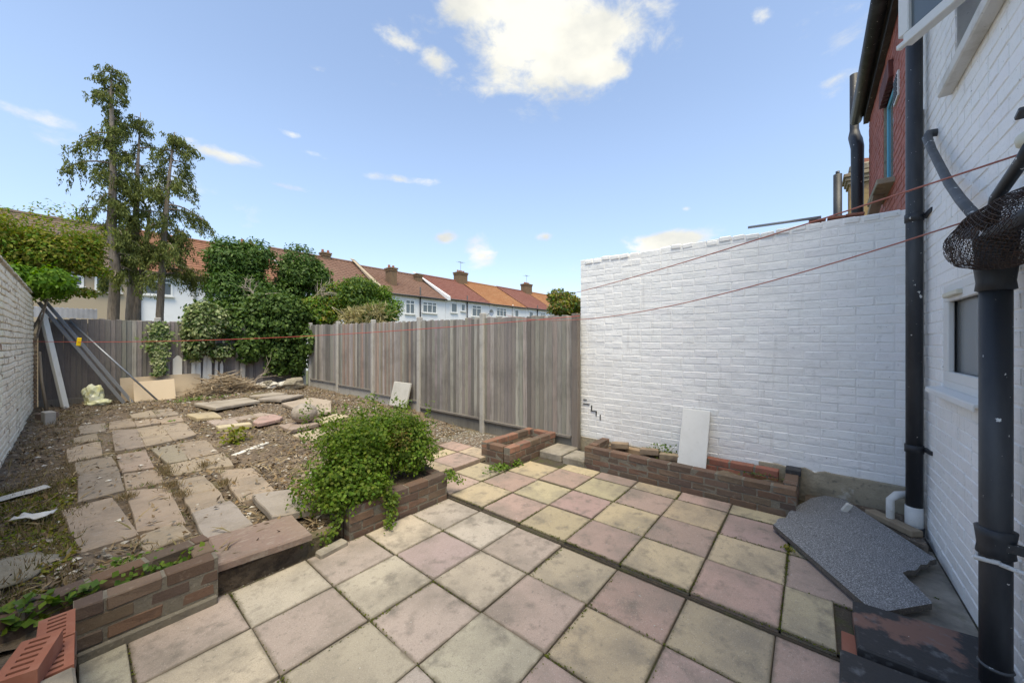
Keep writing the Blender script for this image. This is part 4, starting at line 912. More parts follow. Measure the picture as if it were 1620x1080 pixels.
# ================================================================== terrace of houses beyond
def roof_mat(name, col, col2, dark):
    q = surf(name, col, [(.5, 4, col2, .45, .7, .6), (9, 5, dark, .52, .68, .6), (3.0, 3, col2, .52, .62, .5, (1, 1, 1))], rough=.9)
    return q
M['roof_brown'] = roof_mat('grey brown roof tiles', (.13, .095, .078), (.18, .12, .088), (.07, .07, .06))
M['roof_red'] = roof_mat('orange red pantiles', (.24, .115, .068), (.185, .08, .05), (.15, .075, .05))
M['roof_mix'] = roof_mat('brown red tiles', (.17, .095, .068), (.21, .125, .09), (.11, .07, .055))
M['roof_deep'] = roof_mat('deep red tiles', (.19, .078, .06), (.23, .105, .08), (.17, .06, .05))
M['roof_orange'] = roof_mat('bright orange tiles', (.29, .135, .062), (.34, .18, .09), (.30, .10, .04))
M['pebbledash'] = surf('tan pebbledash', (.40, .325, .235), [(60, 3, (.30, .24, .17), .5, .7, .6)], rough=.95)
M['white_render'] = surf('white render', (.72, .725, .73), [(1.5, 4, (.60, .60, .60), .5, .75, .5)], rough=.8)
M['chimney_brick'] = surf('sooty yellow brick', (.19, .125, .075), [(6, 5, (.12, .085, .06), .45, .65, .7)], rough=.95)
def terrace(x0, x1, eave, ridge, wm, rm, label, wins, pipes=(), chim=(), parapet=None, tile_w=.30):
    y0, yr = 25.0, 29.5
    t = thing('terraced_house', label, 'house', ((x0 + x1) / 2, y0, 0), 'terrace of houses beyond the garden')
    m = MB(); m.box(((x0 + x1) / 2, y0 + 4.5, eave / 2 - .15), (x1 - x0 - .004, 9.0, eave + .3))
    m.add([(x0 + .01, y0 + .02, eave), (x0 + .01, y0 + 8.98, eave), (x0 + .01, yr, ridge - .12)], [(0, 1, 2)]); m.add([(x1 - .01, y0 + .02, eave), (x1 - .01, y0 + 8.98, eave), (x1 - .01, yr, ridge - .12)], [(2, 1, 0)])
    m.build('wall', wm, t)
    # roof: overlapping courses of wavy tiles on the side one sees, one plane behind
    m = MB(); nc = 17; ya, za = y0 - .32, eave - .10; dy, dz = (yr - ya) / nc, (ridge - za) / nc; nx = max(2, int((x1 - x0) / tile_w))
    for k in range(nc):
        V = []
        for i in range(nx * 2 + 1):
            x = x0 + (x1 - x0) * i / (nx * 2); w = .028 * (i % 2) + random.uniform(-.006, .006)
            V.append((x, ya + dy * k, za + dz * k + .05 + w)); V.append((x, ya + dy * (k + 1.0), za + dz * (k + 1.0) + .012 + w))
            V.append((x, ya + dy * k + .002, za + dz * k + .005))
        n3 = nx * 2
        m.add(V, [(3 * i, 3 * i + 3, 3 * i + 4, 3 * i + 1) for i in range(n3)] + [(3 * i + 2, 3 * i + 5, 3 * i + 3, 3 * i) for i in range(n3)])
    m.add([(x0, yr, ridge + .02), (x1, yr, ridge + .02), (x1, yr + 4.8, eave - .1), (x0, yr + 4.8, eave - .1)], [(0, 1, 2, 3)])
    rf_ = m.build('roof', rm, t)
    MB().tube([(x0 + .005, yr, ridge + .03), (x1 - .005, yr, ridge + .03)], .12, 8).build('ridge_tiles', rm, t)
    MB().tube([(x0 + .003, y0 - .30, eave - .09), (x1 - .003, y0 - .30, eave - .09)], .065, 8).build('gutter', 'iron', t, smooth=True)
    for (a, b, c, d, n_) in wins:
        mu = [a + (b - a) * k / n_ for k in range(1, n_)]
        w = window_y(t, a, b, c, d, y0 - .02, .09, .075, 'upvc', 'far_glass', mull=mu, face=-1, transom=(d - (d - c) * .28,) if n_ > 1 else ())
        MB().box(((a + b) / 2, y0 - .07, c - .03), (b - a + .12, .14, .06)).build('sill', 'dirty_white', w)
    for (x, z0, z1, mt) in pipes: MB().tube([(x, y0 - .10, z0), (x, y0 - .10, z1)], .055, 8).build('downpipe', mt, t, smooth=True)
    for (x, y, w, d, z1, pots) in chim:
        m = MB(); m.box((x, y, (z1 + eave) / 2), (w, d, z1 - eave)); c_ = m.build('chimney', 'chimney_brick', t)
        m = MB(); m.box((x, y, z1 + .06), (w + .16, d + .16, .12)); m.box((x, y, z1 - .10), (w + .10, d + .10, .10)); m.build('chimney_cap', 'chimney_brick', c_)
        m = MB()
        for k in range(pots): m.tube([(x - w * .35 + w * .7 * k / max(1, pots - 1), y, z1 + .10), (x - w * .35 + w * .7 * k / max(1, pots - 1), y, z1 + .36)], [.11, .09], 8)
        if pots >= 4:
            a_ = MB(); a_.tube([(x, y, z1), (x, y, z1 + 1.3)], .022, 5); a_.tube([(x - .45, y - .1, z1 + 1.25), (x + .45, y + .1, z1 + 1.25)], .016, 5)
            for k in range(5): a_.tube([(x - .4 + k * .2, y - .3, z1 + 1.25), (x - .4 + k * .2, y + .3, z1 + 1.25)], .010, 4)
            a_.build('aerial', 'steel', c_)
        if pots: m.build('chimney_pots', 'red_brick_new', c_, kind='stuff')
    for px_ in (parapet or []):
        m = MB(); m.add([(px_ - .16, y0 - .45, eave - .12), (px_ + .16, y0 - .45, eave - .12), (px_ + .16, yr, ridge + .28), (px_ - .16, yr, ridge + .28), (px_ - .16, y0 - .45, eave + .22), (px_ + .16, y0 - .45, eave + .22), (px_ + .16, yr + .3, ridge + .42), (px_ - .16, yr + .3, ridge + .42)],
            [(0, 1, 5, 4), (4, 5, 6, 7), (0, 4, 7, 3), (1, 2, 6, 5), (2, 3, 7, 6)]); m.build('parapet', 'white_render' if px_ > 18 else 'pebbledash', t, fixn=True)
    return t
terrace(-6.5, 1.68, 4.98, 7.75, 'pebbledash', 'roof_brown', 'tan pebbledash terraced house with grey brown roof behind the conifers', [(-.75, .19, 4.0, 4.62, 2), (.50, 1.32, 3.85, 4.85, 1), (-3.4, -2.2, 3.8, 4.8, 2)], [], [])
terrace(1.69, 8.6, 5.02, 7.80, 'white_render', 'roof_red', 'white terraced house with orange red pantiled roof', [(2.05, 3.10, 3.85, 4.78, 2), (4.40, 5.40, 3.85, 4.78, 2), (6.3, 7.6, 3.8, 4.8, 2)], [(1.92, 1, 4.95, 'iron'), (3.95, 3.8, 5.0, 'dirty_white')], [(7.35, 29.5, .7, .5, 8.1, 2)])
terrace(8.61, 14.9, 5.15, 8.15, 'white_render', 'roof_mix', 'terraced house with long brown roof behind the ivy trees', [(9.5, 10.6, 3.9, 4.9, 2), (12.3, 13.4, 3.9, 4.9, 2)], [], [(12.5, 29.5, .6, .5, 8.45, 2)], [14.75])
terrace(14.92, 20.9, 5.35, 7.95, 'white_render', 'roof_mix', 'white terraced house with brown red roof and side chimney', [(16.75, 17.65, 3.8, 4.95, 2), (18.4, 19.9, 4.0, 4.95, 3)], [(18.15, 1, 6.1, 'iron')], [(16.5, 26.6, .55, .8, 7.5, 2), (20.3, 28.2, .6, .5, 7.75, 0)], [20.95])
terrace(20.92, 26.6, 5.45, 8.10, 'white_render', 'roof_deep', 'white terraced house with deep red roof left of the orange one', [(21.5, 22.25, 4.2, 5.1, 1), (22.7, 23.25, 4.4, 5.1, 1), (24.1, 25.4, 4.0, 5.1, 2)], [(23.45, 1, 5.9, 'iron')], [(26.6, 29.3, 1.2, .9, 8.95, 4)])
terrace(26.62, 32.6, 5.45, 8.2, 'white_render', 'roof_orange', 'white terraced house with bright orange roof', [(27.6, 29.2, 4.2, 5.1, 3), (30.6, 31.3, 4.3, 5.1, 1)], [(30.2, 4, 5.6, 'dirty_white')])
terrace(32.62, 38.4, 5.5, 8.25, 'white_render', 'roof_deep', 'white terraced house with dark red roof right of the orange one', [(33.2, 34.0, 4.3, 5.1, 1), (35.4, 36.5, 4.2, 5.1, 2)], [(34.8, 1, 5.9, 'iron')], [(38.4, 29.3, 1.3, .9, 9.15, 4)])
terrace(38.42, 45, 5.5, 8.3, 'white_render', 'roof_orange', 'last terraced house with orange roof at the far right', [(40, 41, 4.2, 5.1, 2)], [(41.2, 4.5, 6.9, 'steel')])
terrace(45.02, 60, 5.5, 8.3, 'white_render', 'roof_mix', 'farthest brown roofed end of the terrace', [])
sd_ = thing('satellite_dish', 'grey satellite dish on the white wall of a terraced house', 'satellite dish', (26.3, 24.7, 4.4))
m = MB(); N_ = 14
V = [(26.3, 24.55, 4.45)] + [(26.3 + .33 * math.cos(2 * math.pi * k / N_), 24.45, 4.45 + .33 * math.sin(2 * math.pi * k / N_)) for k in range(N_)]
m.add(V, [(0, 1 + k, 1 + (k + 1) % N_) for k in range(N_)]); m.build('dish', 'steel', sd_); MB().bar((26.3, 24.55, 4.45), (26.3, 24.98, 4.3), .05, .05).build('arm', 'steel', sd_)
shd = thing('garden_shed', 'small shed with blue grey corrugated sheet roof behind the far fence', 'shed', (0, 15, 0))
MB().box((-.3, 15.6, .95), (1.3, 1.0, 2.2)).build('wall', 'bare_timber', shd)
m = MB(); nx = 34
V = []
for i in range(nx):
    x = -1.1 + i * 1.45 / (nx - 1); z = .018 * (i % 2); V += [(x, 14.95, 2.16 + z), (x, 15.0, 2.42 + z), (x, 16.3, 2.50 + z)]
m.add(V, [q for i in range(nx - 1) for q in ((3 * i, 3 * i + 3, 3 * i + 4, 3 * i + 1), (3 * i + 1, 3 * i + 4, 3 * i + 5, 3 * i + 2))])
M['corrugated'] = surf('blue grey corrugated sheet', (.26, .28, .33), [(3, 4, (.18, .19, .22), .45, .7, .6)], rough=.6); m.build('roof', 'corrugated', shd)

# ================================================================== trees and plants
def branch_curve(p, az, L, up, droop, n=6):
    out = []; d = Vector((math.cos(az), math.sin(az), 0)); 
    for k in range(n + 1):
        t = k / n; out.append(Vector(p) + d * (L * t) + Vector((0, 0, up * L * t - droop * L * t * t)) + Vector((mnoise.noise(Vector((az * 3, t * 3, p[2]))), mnoise.noise(Vector((az * 5, t * 3, p[2] + 4))), 0)) * .08 * L * t)
    return out
def conifer(label, base, trunk_pts, trunk_r, z_lo, z_hi, env, nb, seed, dens=1.0, bare=(), skew=(0, 0)):
    random.seed(seed)
    t = thing('conifer_tree', label, 'tree', base, 'tall conifers behind the far fence')
    MB().tube(trunk_pts, trunk_r, 12).build('trunk', 'bark', t, smooth=True)
    def trunk_at(z):
        for a, b in zip(trunk_pts[:-1], trunk_pts[1:]):
            if a[2] <= z <= b[2]: return Vector(a).lerp(Vector(b), (z - a[2]) / (b[2] - a[2]))
        return Vector(trunk_pts[-1])
    P, A, S = [], [], []
    bm_ = MB()
    for k in range(nb + 6):
        f = (k + random.random()) / nb if k < nb else random.uniform(.86, 1.0); z = z_lo + (z_hi - z_lo) * f
        az = random.random() * 2 * math.pi; L = env(f) * random.uniform(.45, 1.15) * (1 + skew[0] * math.cos(az) + skew[1] * math.sin(az))
        if L < .15: L = .15
        pts = branch_curve(trunk_at(z), az, L, random.uniform(.10, .45), random.uniform(.35, .75))
        bm_.tube(pts, [.026 * (1 - i / 8) * min(1.3, .4 + L * .5) + .004 for i in range(len(pts))], 5, cap=False)
        nsp = int((7 + L * 16) * dens * (.8 if f > .82 else 1))
        for s_ in range(nsp):
            u = random.uniform(.28, 1.0) ** .8; i = min(int(u * 6), 5); q = pts[i].lerp(pts[i + 1], u * 6 - i)
            q = q + Vector((random.gauss(0, .07), random.gauss(0, .07), random.gauss(0, .04)))
            hl = random.uniform(.18, .52) * (.75 + .4 * L) * (.55 if f > .8 else 1)       # a hanging spray
            sw = Vector((random.gauss(0, .10), random.gauss(0, .10), 0)) + Vector((math.cos(az), math.sin(az), 0)) * .10
            nl = int(14 + hl * 60)
            for m_ in range(nl):
                w = random.random(); P.append(q + sw * w * hl * 2 + Vector((random.gauss(0, .030), random.gauss(0, .030), .05 - w * hl)))
                A.append((random.gauss(0, .40) + sw.x, random.gauss(0, .40) + sw.y, -1)); S.append(random.uniform(.05, .11))
    for (p, az, L) in bare: bm_.tube(branch_curve(p, az, L, .5, .25), [.02, .016, .013, .01, .008, .006, .004], 5, cap=False)
    bm_.build('branches', 'bark', t)
    P, A, S = np.array(P), np.array(A), np.array(S)
    quads('crown', leaf_faces(P, RNG.normal(size=P.shape) * [1, 1, .4], S, .30, A), 'leaf_conifer', t)
    return t
ty = 14.0
conifer('tallest conifer with bare grey trunk on the left of the group', (.60, ty, 0), [(.62, ty, 0), (.60, ty, 2.2), (.64, ty, 3.4), (.57, ty, 4.6), (.60, ty, 6.0), (.56, ty, 8.0), (.58, ty, 8.75)], [.13, .115, .105, .095, .07, .03, .006], 3.25, 8.72,
        lambda f: .88 * (1 - f) ** .58 * (.88 + .16 * math.sin(f * 17)) + .12, 54, 5, .85, skew=(-.30, .28))
conifer('twin stemmed middle conifer with thin wispy top', (.92, ty + .3, 0), [(.90, ty + .3, 0), (.93, ty + .3, 2.3), (1.02, ty + .3, 4.6), (1.06, ty + .3, 6.2), (1.12, ty + .3, 7.9)], [.125, .105, .075, .04, .005], 3.9, 7.85,
        lambda f: (.55 * (1 - f) ** .6 + .12), 20, 9, .7, bare=[((1.08, ty + .3, 6.9), -.1, .75), ((1.06, ty + .3, 6.4), .5, .8), ((1.06, ty + .3, 5.9), 2.8, .8)])
random.seed(3)
c2 = [o for o in COL.objects if o.get('label', '').startswith('twin stemmed')][0]
MB().tube([(1.00, ty + .25, 0), (1.02, ty + .25, 2.3), (1.20, ty + .25, 4.0), (1.30, ty + .3, 5.2)], [.085, .08, .06, .025], 10).build('trunk', 'bark', c2, smooth=True)
conifer('shorter conifer standing on the right of the group', (1.48, ty, 0), [(1.47, ty, 0), (1.47, ty, 2.3), (1.56, ty, 4.5), (1.66, ty, 6.2), (1.78, ty, 7.55)], [.095, .085, .068, .038, .005], 3.35, 7.55,
        lambda f: .98 * (1 - f) ** .55 * (.88 + .16 * math.sin(f * 15 + 1)) + .11, 44, 21, .85, skew=(.15, -.15))

def shrub(name, label, cat, base, clumps, mats, n, size, aspect=.55, group=None, stems=(), extra=None, droop=0, trunk='bark', shell=.55, up=.25):
    """clumps: (centre, radii, weight).  One foliage mesh with a leaf face at every point."""
    t = thing(name, label, cat, base, group)
    wt = sum(c[2] for c in clumps); Ps, Ns = [], []
    for c in clumps:
        P, N_ = clump_points(c[0], c[1], int(n * c[2] / wt), shell, up); Ps.append(P); Ns.append(N_)
    P, N_ = np.concatenate(Ps), np.concatenate(Ns); keep = P[:, 2] > base[2] - .02; P, N_ = P[keep], N_[keep]
    sz = size * RNG.uniform(.65, 1.3, len(P)); al = RNG.normal(size=P.shape) + np.array([0, 0, -droop])
    midx = (RNG.random(len(P)) * len(mats)).astype(int) if len(mats) > 1 else None
    quads('foliage', leaf_faces(P, N_, sz, aspect, al), mats[0], t, extra_mats=mats[1:], midx=midx)
    if stems:
        m = MB()
        for (a, b, r) in stems:
            a, b = Vector(a), Vector(b); mid = a.lerp(b, .5) + Vector((random.gauss(0, .06), random.gauss(0, .06), .02))
            m.tube([a, mid, b], [r, r * .75, r * .35], 6, cap=False)
        m.build('trunk', trunk, t, smooth=True)
    return t
def stems_to(base, clumps, r): return [(base, c[0], r) for c in clumps]
def multi(c, r, k, seed, sub=.55):
    sub = min(sub, .62)
    """break a big mass into k smaller clumps so its outline is lumpy."""
    rnd = random.Random(seed); out = []
    for _ in range(k):
        d = Vector((rnd.gauss(0, 1), rnd.gauss(0, 1), rnd.gauss(0, 1))).normalized() * rnd.uniform(.35, .8)
        s_ = sub * rnd.uniform(.75, 1.2); out.append(((c[0] + d.x * r[0], c[1] + d.y * r[1], c[2] + d.z * r[2]), (r[0] * s_, r[1] * s_, r[2] * s_), 1.0))
    return out
# lime green tree over the left wall
cl = multi((-1.15, 12.2, 3.7), (1.3, .9, 1.0), 15, 2, .55) + multi((-.30, 12.1, 3.5), (.75, .65, .6), 9, 3, .55) + [((.15, 12.0, 3.1), (.36, .3, .15), .6), ((.05, 12.1, 2.62), (.30, .3, .10), .35), ((-.35, 12.1, 2.6), (.32, .3, .25), .6)]
shrub('broadleaf_tree', 'spreading lime green tree overhanging the old left wall', 'tree', (-1.2, 12.4, 0), cl, ['leaf_lime', 'leaf_lime', 'leaf_lime', 'leaf_fresh'], 30000, .075, .45, stems=stems_to((-1.2, 12.4, 1.2), cl[:9], .05), droop=.6, shell=.35)
cl = multi((-.55, 11.5, 2.70), (.48, .55, .42), 8, 8, .6)
shrub('shrub', 'bright green bush spilling over the corner of the old wall', 'shrub', (-.75, 11.9, .5), cl, ['leaf_fresh'], 5200, .085, .5, stems=stems_to((-.75, 12.1, .6), cl[:4], .025), droop=.5)
# shrubs and ivy in the far right corner
gsh = 'overgrown shrubs in the far corner'
cl = multi((3.12, 13.0, 3.66), (.85, .75, .80), 13, 11, .62) + [((2.72, 12.9, 3.0), (.5, .5, .5), 1), ((3.5, 12.9, 3.1), (.5, .5, .5), .9), ((3.1, 12.8, 2.6), (.6, .5, .4), .9)]
shrub('broadleaf_tree', 'rounded dark green tree left in the overgrown corner', 'tree', (3.2, 13.0, 0), cl, ['leaf_dark'], 22000, .115, .40, gsh, stems=stems_to((3.35, 13.0, 1.5), cl[:8], .05), droop=.5)
cl = multi((4.78, 13.1, 3.80), (.75, .65, .80), 10, 15, .60) + [((4.3, 12.9, 3.0), (.5, .5, .5), .8)]
shrub('broadleaf_tree', 'ivy clad tree stump rising behind bleached dead branches', 'tree', (4.7, 13.1, 0), cl, ['leaf_dark', 'leaf_ivy'], 15000, .11, .45, gsh, stems=stems_to((4.7, 13.1, 1.5), cl[:6], .05), droop=.5)
cl = multi((3.15, 12.35, 2.05), (1.2, .55, .75), 13, 17, .55) + multi((4.0, 12.1, 2.4), (.85, .6, .7), 9, 18, .6) + [((3.75, 11.85, 1.2), (.42, .25, .65), 1.3), ((4.2, 11.8, 1.1), (.3, .25, .6), .9), ((3.0, 11.85, 1.35), (.3, .22, .4), .7), ((4.38, 11.6, 1.55), (.25, .3, .5), .6)]
shrub('ivy', 'dense dark ivy tumbling over the far fence', 'ivy', (3.5, 11.9, .3), cl, ['leaf_ivy'], 26000, .10, .75, gsh, stems=stems_to((3.9, 12.1, .5), cl[:7], .03), droop=.8)
cl = multi((2.12, 11.95, 2.0), (.50, .42, .62), 9, 19, .58) + [((1.85, 11.85, 1.35), (.2, .2, .3), .5), ((2.35, 11.85, 1.3), (.28, .2, .2), .4)]
shrub('shrub', 'pale variegated shrub hanging over the far fence', 'shrub', (2.15, 12.1, .5), cl, ['leaf_pale', 'leaf_pale', 'leaf_ivy'], 9500, .10, .55, gsh, stems=stems_to((2.2, 12.1, .8), cl[:5], .02), droop=.6)
cl = multi((4.95, 12.4, 2.6), (.95, .65, .62), 10, 23, .62) + [((5.6, 12.5, 3.05), (.65, .5, .55), 1.3), ((6.2, 12.3, 2.85), (.5, .5, .5), 1.0)]
shrub('shrub', 'yellow green climber between the ivy and the right fence', 'shrub', (4.9, 12.4, .3), cl, ['leaf_ivy', 'leaf_fresh', 'leaf_lime'], 19000, .10, .6, gsh, stems=stems_to((4.9, 12.4, .6), cl[:5], .03), droop=.6)
cl = multi((5.95, 11.6, 2.85), (.95, .95, .75), 10, 27, .6) + multi((5.6, 9.7, 2.35), (.35, 1.0, .4), 7, 29, .5)
shrub('shrub', 'mid green shrub rising behind the right fence', 'shrub', (5.7, 11.0, 0), cl, ['leaf_dark', 'leaf_privet'], 16000, .095, .5, gsh, stems=stems_to((5.7, 11.4, .8), cl[:8], .03), droop=.5)
cl = multi((6.5, 11.0, 2.85), (.55, .6, .75), 7, 31, .45)
shrub('shrub', 'feathery light green shrub at the right end of the corner growth', 'shrub', (6.4, 11.0, 0), cl, ['leaf_privet', 'leaf_fresh'], 4200, .085, .5, gsh, stems=stems_to((6.4, 11.0, 1), cl[:6], .02), shell=.2)
t = thing('dry_shrub', 'straw coloured dry fronds behind the right fence', 'shrub', (5.5, 9.9, 1.2), gsh)
P, A = [], []
for k in range(420):
    o0 = Vector((5.15 + random.random() * .4, 9.0 + random.random() * 2.2, 2.25 + random.random() * .25)); d = Vector((random.gauss(0, .25), random.gauss(-.25, .3), random.uniform(-.6, .5)))
    for m_ in range(5): P.append(o0 + d * m_ * .14 + Vector((0, 0, -.02 * m_ * m_))); A.append(tuple(d + Vector((0, 0, -.04 * m_))))
quads('fronds', leaf_faces(np.array(P), RNG.normal(size=(len(P), 3)), RNG.uniform(.14, .24, len(P)), .16, np.array(A)), 'leaf_straw', t)
def dead(label, base, n, L, az0, spread, seed, r=.014, group=None, name='dead_branches', mat='dead_wood', up=(.1, .8)):
    random.seed(seed); m = MB()
    def grow(p, az, el, L, r, dep):
        pts = [Vector(p)]; 
        for k in range(5):
            az += random.gauss(0, .22); el += random.gauss(0, .2); pts.append(pts[-1] + Vector((math.cos(az) * math.cos(el), math.sin(az) * math.cos(el), math.sin(el))) * L / 5)
        m.tube(pts, [r * (1 - .13 * i) for i in range(6)], 5, cap=False)
        if dep:
            for k in range(3): grow(pts[2 + k], az + random.choice((-1, 1)) * random.uniform(.4, .9), el + random.gauss(0, .3), L * .55, r * .6, dep - 1)
    for k in range(n): grow(base, az0 + random.uniform(-spread, spread), random.uniform(*up), L * random.uniform(.6, 1.1), r, 2)
    return tag(m.build(name, mat), label, 'branches', group)
dead('bleached bare branches fanning out above the ivy', (4.75, 12.45, 2.85), 7, 1.0, -.3, 1.0, 4, .018)
dead('bare pale branch stubs sticking out of the ivy face', (3.4, 12.3, 2.75), 4, .6, -2.2, 1.2, 6, .018)
# ivy on the fence post
P, N_ = [], []
for k in range(1300):
    z = random.uniform(.78, 1.98); w = .13 * (1 + .5 * math.sin(z * 5)); P.append((1.235 + random.gauss(0, w * .6), 11.86 - random.random() * .07, z)); N_.append((random.gauss(0, .5), -1, random.gauss(.3, .4)))
t = thing('ivy', 'variegated ivy climbing the concrete post of the far fence', 'ivy', (1.24, 11.86, .7))
quads('foliage', leaf_faces(np.array(P), np.array(N_), RNG.uniform(.05, .095, len(P)), .75, RNG.normal(size=(len(P), 3)) + np.array([0, 0, -.7])), 'leaf_pale', t, extra_mats=['leaf_ivy'], midx=(RNG.random(len(P)) < .3).astype(int))
MB().tube([(1.24, 11.885, .25), (1.20, 11.885, .9), (1.26, 11.885, 1.9)], .010, 6).build('stem', 'bark', t)
cl = multi((9.0, 5.5, 2.62), (.62, .6, .42), 8, 41, .5)
shrub('small_tree', 'yellowing tree top showing between the fence and the white wall', 'tree', (9.0, 5.5, 0), cl, ['leaf_autumn', 'leaf_lime', 'leaf_dark'], 5000, .10, .5, stems=[((9.0, 5.5, 0), (9.0, 5.5, 2.6), .06)], shell=.3)
# the big planter shrub
cl = multi((1.88, 3.18, .55), (.60, .36, .33), 16, 51, .45) + [((1.45, 3.10, .42), (.30, .30, .26), 1.1), ((2.2, 3.2, .50), (.24, .28, .27), 1.0), ((1.85, 3.35, .66), (.45, .35, .22), 1.2), ((1.40, 2.93, .27), (.18, .13, .14), .55), ((1.62, 2.88, .30), (.2, .12, .12), .5), ((1.30, 3.25, .25), (.2, .25, .22), .6)]
sh = shrub('shrub', 'leafy green shrub overflowing the brown brick planter', 'shrub', (1.9, 3.15, .15), cl, ['leaf_privet', 'leaf_privet', 'leaf_privet', 'leaf_fresh'], 32000, .031, .72, stems=stems_to((1.85, 3.2, .17), cl, .008), shell=.35, up=.5)
P = []; N_ = []
for k in range(150):                                   # thin upright shoots breaking the outline
    b = Vector((random.uniform(1.25, 2.38), random.uniform(2.95, 3.6), random.uniform(.5, .78))); d = Vector((random.gauss(0, .3), random.gauss(0, .3), 1)).normalized(); L_ = random.uniform(.08, .30)
    for m_ in range(int(L_ * 130)): P.append(b + d * L_ * random.random() + Vector((random.gauss(0, .014), random.gauss(0, .014), 0))); N_.append((random.gauss(0, 1), random.gauss(0, 1), 1))
quads('shoots', leaf_faces(np.array(P), np.array(N_), RNG.uniform(.018, .034, len(P)), .7), 'leaf_privet', sh)
P = []; N_ = []
for (a, b, n_) in (((1.80, 2.83, .20), (1.66, 2.72, -.02), 230), ((1.72, 2.83, .22), (1.72, 2.80, .12), 120), ((2.38, 2.83, .18), (2.50, 2.74, .13), 110), ((1.36, 2.9, .2), (1.22, 2.85, .0), 160)):
    for k in range(n_): P.append(Vector(a).lerp(Vector(b), random.random()) + Vector((random.gauss(0, .022), random.gauss(0, .022), random.gauss(0, .015)))); N_.append((random.gauss(0, .7), random.gauss(-.6, .6), .7))
quads('trailing_leaves', leaf_faces(np.array(P), np.array(N_), RNG.uniform(.02, .036, len(P)), .7), 'leaf_privet', sh)
P = RNG.normal(size=(260, 3)) * [.05, .05, .06] + np.array([1.98, 3.05, .62]); quads('yellow_leaves', leaf_faces(P, RNG.normal(size=P.shape) + [0, -.6, .6], RNG.uniform(.02, .035, len(P)), .6), 'leaf_autumn', sh)
# small weeds
def weed(name, label, c, n, r, h, size, mat='leaf_weed', cat='weed', aspect=.75, group=None):
    P = np.column_stack([RNG.normal(c[0], r[0], n), RNG.normal(c[1], r[1], n), c[2] + RNG.random(n) * h]); N_ = RNG.normal(size=(n, 3)) * .5 + [0, -.2, 1]
    t = thing(name, label, cat, c, group)
    quads('leaves', leaf_faces(P, N_, RNG.uniform(.6, 1.2, n) * size, aspect), mat, t); m = MB()
    for k in range(0, n, 5): m.tube([(c[0], c[1], c[2] - .02), tuple(P[k])], .0016, 3, cap=False)
    m.build('stems', 'leaf_moss', t); return t
weed('strawberry_plant', 'broad leaved strawberry plants at the left of the near planter', (-.20, 2.95, .17), 120, (.16, .035), .10, .058)
weed('strawberry_plant', 'small strawberry plant at the right end of the near planter', (.34, 2.97, .16), 80, (.10, .03), .08, .04)
weed('weed', 'green weed in the gap behind the near planter', (.20, 3.27, .13), 70, (.06, .04), .07, .035)
weed('weed', 'lone weed leaf beside the red slotted bricks', (-.27, 2.45, .14), 24, (.03, .03), .05, .06)
weed('weed', 'bright lime green weed growing beside the path', (1.42, 6.22, .13), 130, (.07, .07), .20, .065, 'leaf_lime')
weed('weed', 'low green weed at the foot of the shrub planter', (1.17, 2.98, -.03), 90, (.05, .04), .09, .035)
weed('weed', 'leafy weeds at the base of the small planter', (3.28, 2.90, .0), 240, (.10, .05), .05, .035)
weed('weed', 'weeds at the corner of the small planter facing the long one', (3.50, 2.83, .0), 60, (.03, .03), .07, .035)
weed('weed', 'spindly weed among bricks in the long planter', (4.40, 1.35, .19), 110, (.03, .08), .14, .035)
weed('weed', 'weed sprouting at the right end of the long planter', (4.37, .42, .19), 40, (.03, .10), .04, .025)
weed('weed', 'tiny yellow weed in a joint beside the worktop', (3.36, .125, .0), 50, (.02, .02), .03, .02, 'leaf_lime')
weed('weed', 'green weed by the raised tiles right of the shrub', (2.74, 3.22, .0), 90, (.05, .04), .06, .035)
weed('weed', 'low weeds by the dry brush pile', (1.75, 10.8, .2), 120, (.25, .06), .08, .06)

# brush pile
t = thing('brush_pile', 'heap of dry cut twigs by the far fence', 'brush pile', (2.45, 11.65, .2))
m = MB(); random.seed(12)
for k in range(620):
    a = random.random() * 2 * math.pi; c = Vector((2.48 + random.gauss(0, .38), 11.58 + random.gauss(0, .14), 0)); hh = max(.06, .52 - .55 * abs(c.x - 2.42)) ; c.z = .22 + random.random() * hh
    L_ = random.uniform(.2, .7); d = Vector((math.cos(a), math.sin(a) * .5, random.gauss(0, .25))); bend = Vector((random.gauss(0, .1), random.gauss(0, .06), random.uniform(-.12, .05)))
    pts = [c - d * L_ / 2, c + bend * .6, c + d * L_ / 2]
    for p in pts: p.z = max(p.z, .2)
    m.tube(pts, random.uniform(.004, .010), 3, cap=False)
m.build('twigs', 'twig', t)
dead('pale forked branch sticking out of the brush pile', (2.75, 11.5, .35), 3, .8, .6, .9, 31, .012, up=(.1, .5))

# ================================================================== uncountable litter, moss, grass
PATHQ = [np.array(q) for q in PATH]
def inside(q, x, y):
    r = False; n = len(q); j = n - 1
    for i in range(n):
        if (q[i][1] > y) != (q[j][1] > y) and x < (q[j][0] - q[i][0]) * (y - q[i][1]) / (q[j][1] - q[i][1]) + q[i][0]: r = not r
        j = i
    return r
def on_slab(x, y): return any(inside(q, x, y) for q in PATH) or any(inside(h[0], x, y) for h in HEAP)
random.seed(44)
def scatter(n, x0, x1, y0, y1, dens, on=.12):
    out = []; 
    while len(out) < n:
        x, y = random.uniform(x0, x1), y0 + (y1 - y0) * random.random() ** 1.5
        if mnoise.noise(Vector((x * 1.2, y * 1.2, dens))) < random.uniform(-.7, .5): continue
        s_ = on_slab(x, y)
        if s_ and random.random() > on: continue
        if 1.3 < x < 2.5 and y < 3.5: continue
        if x > 2.35 and y < 4.6: continue
        out.append((x, y, soil_height(x, y) + (.062 if s_ else .008)))
    return np.array(out)
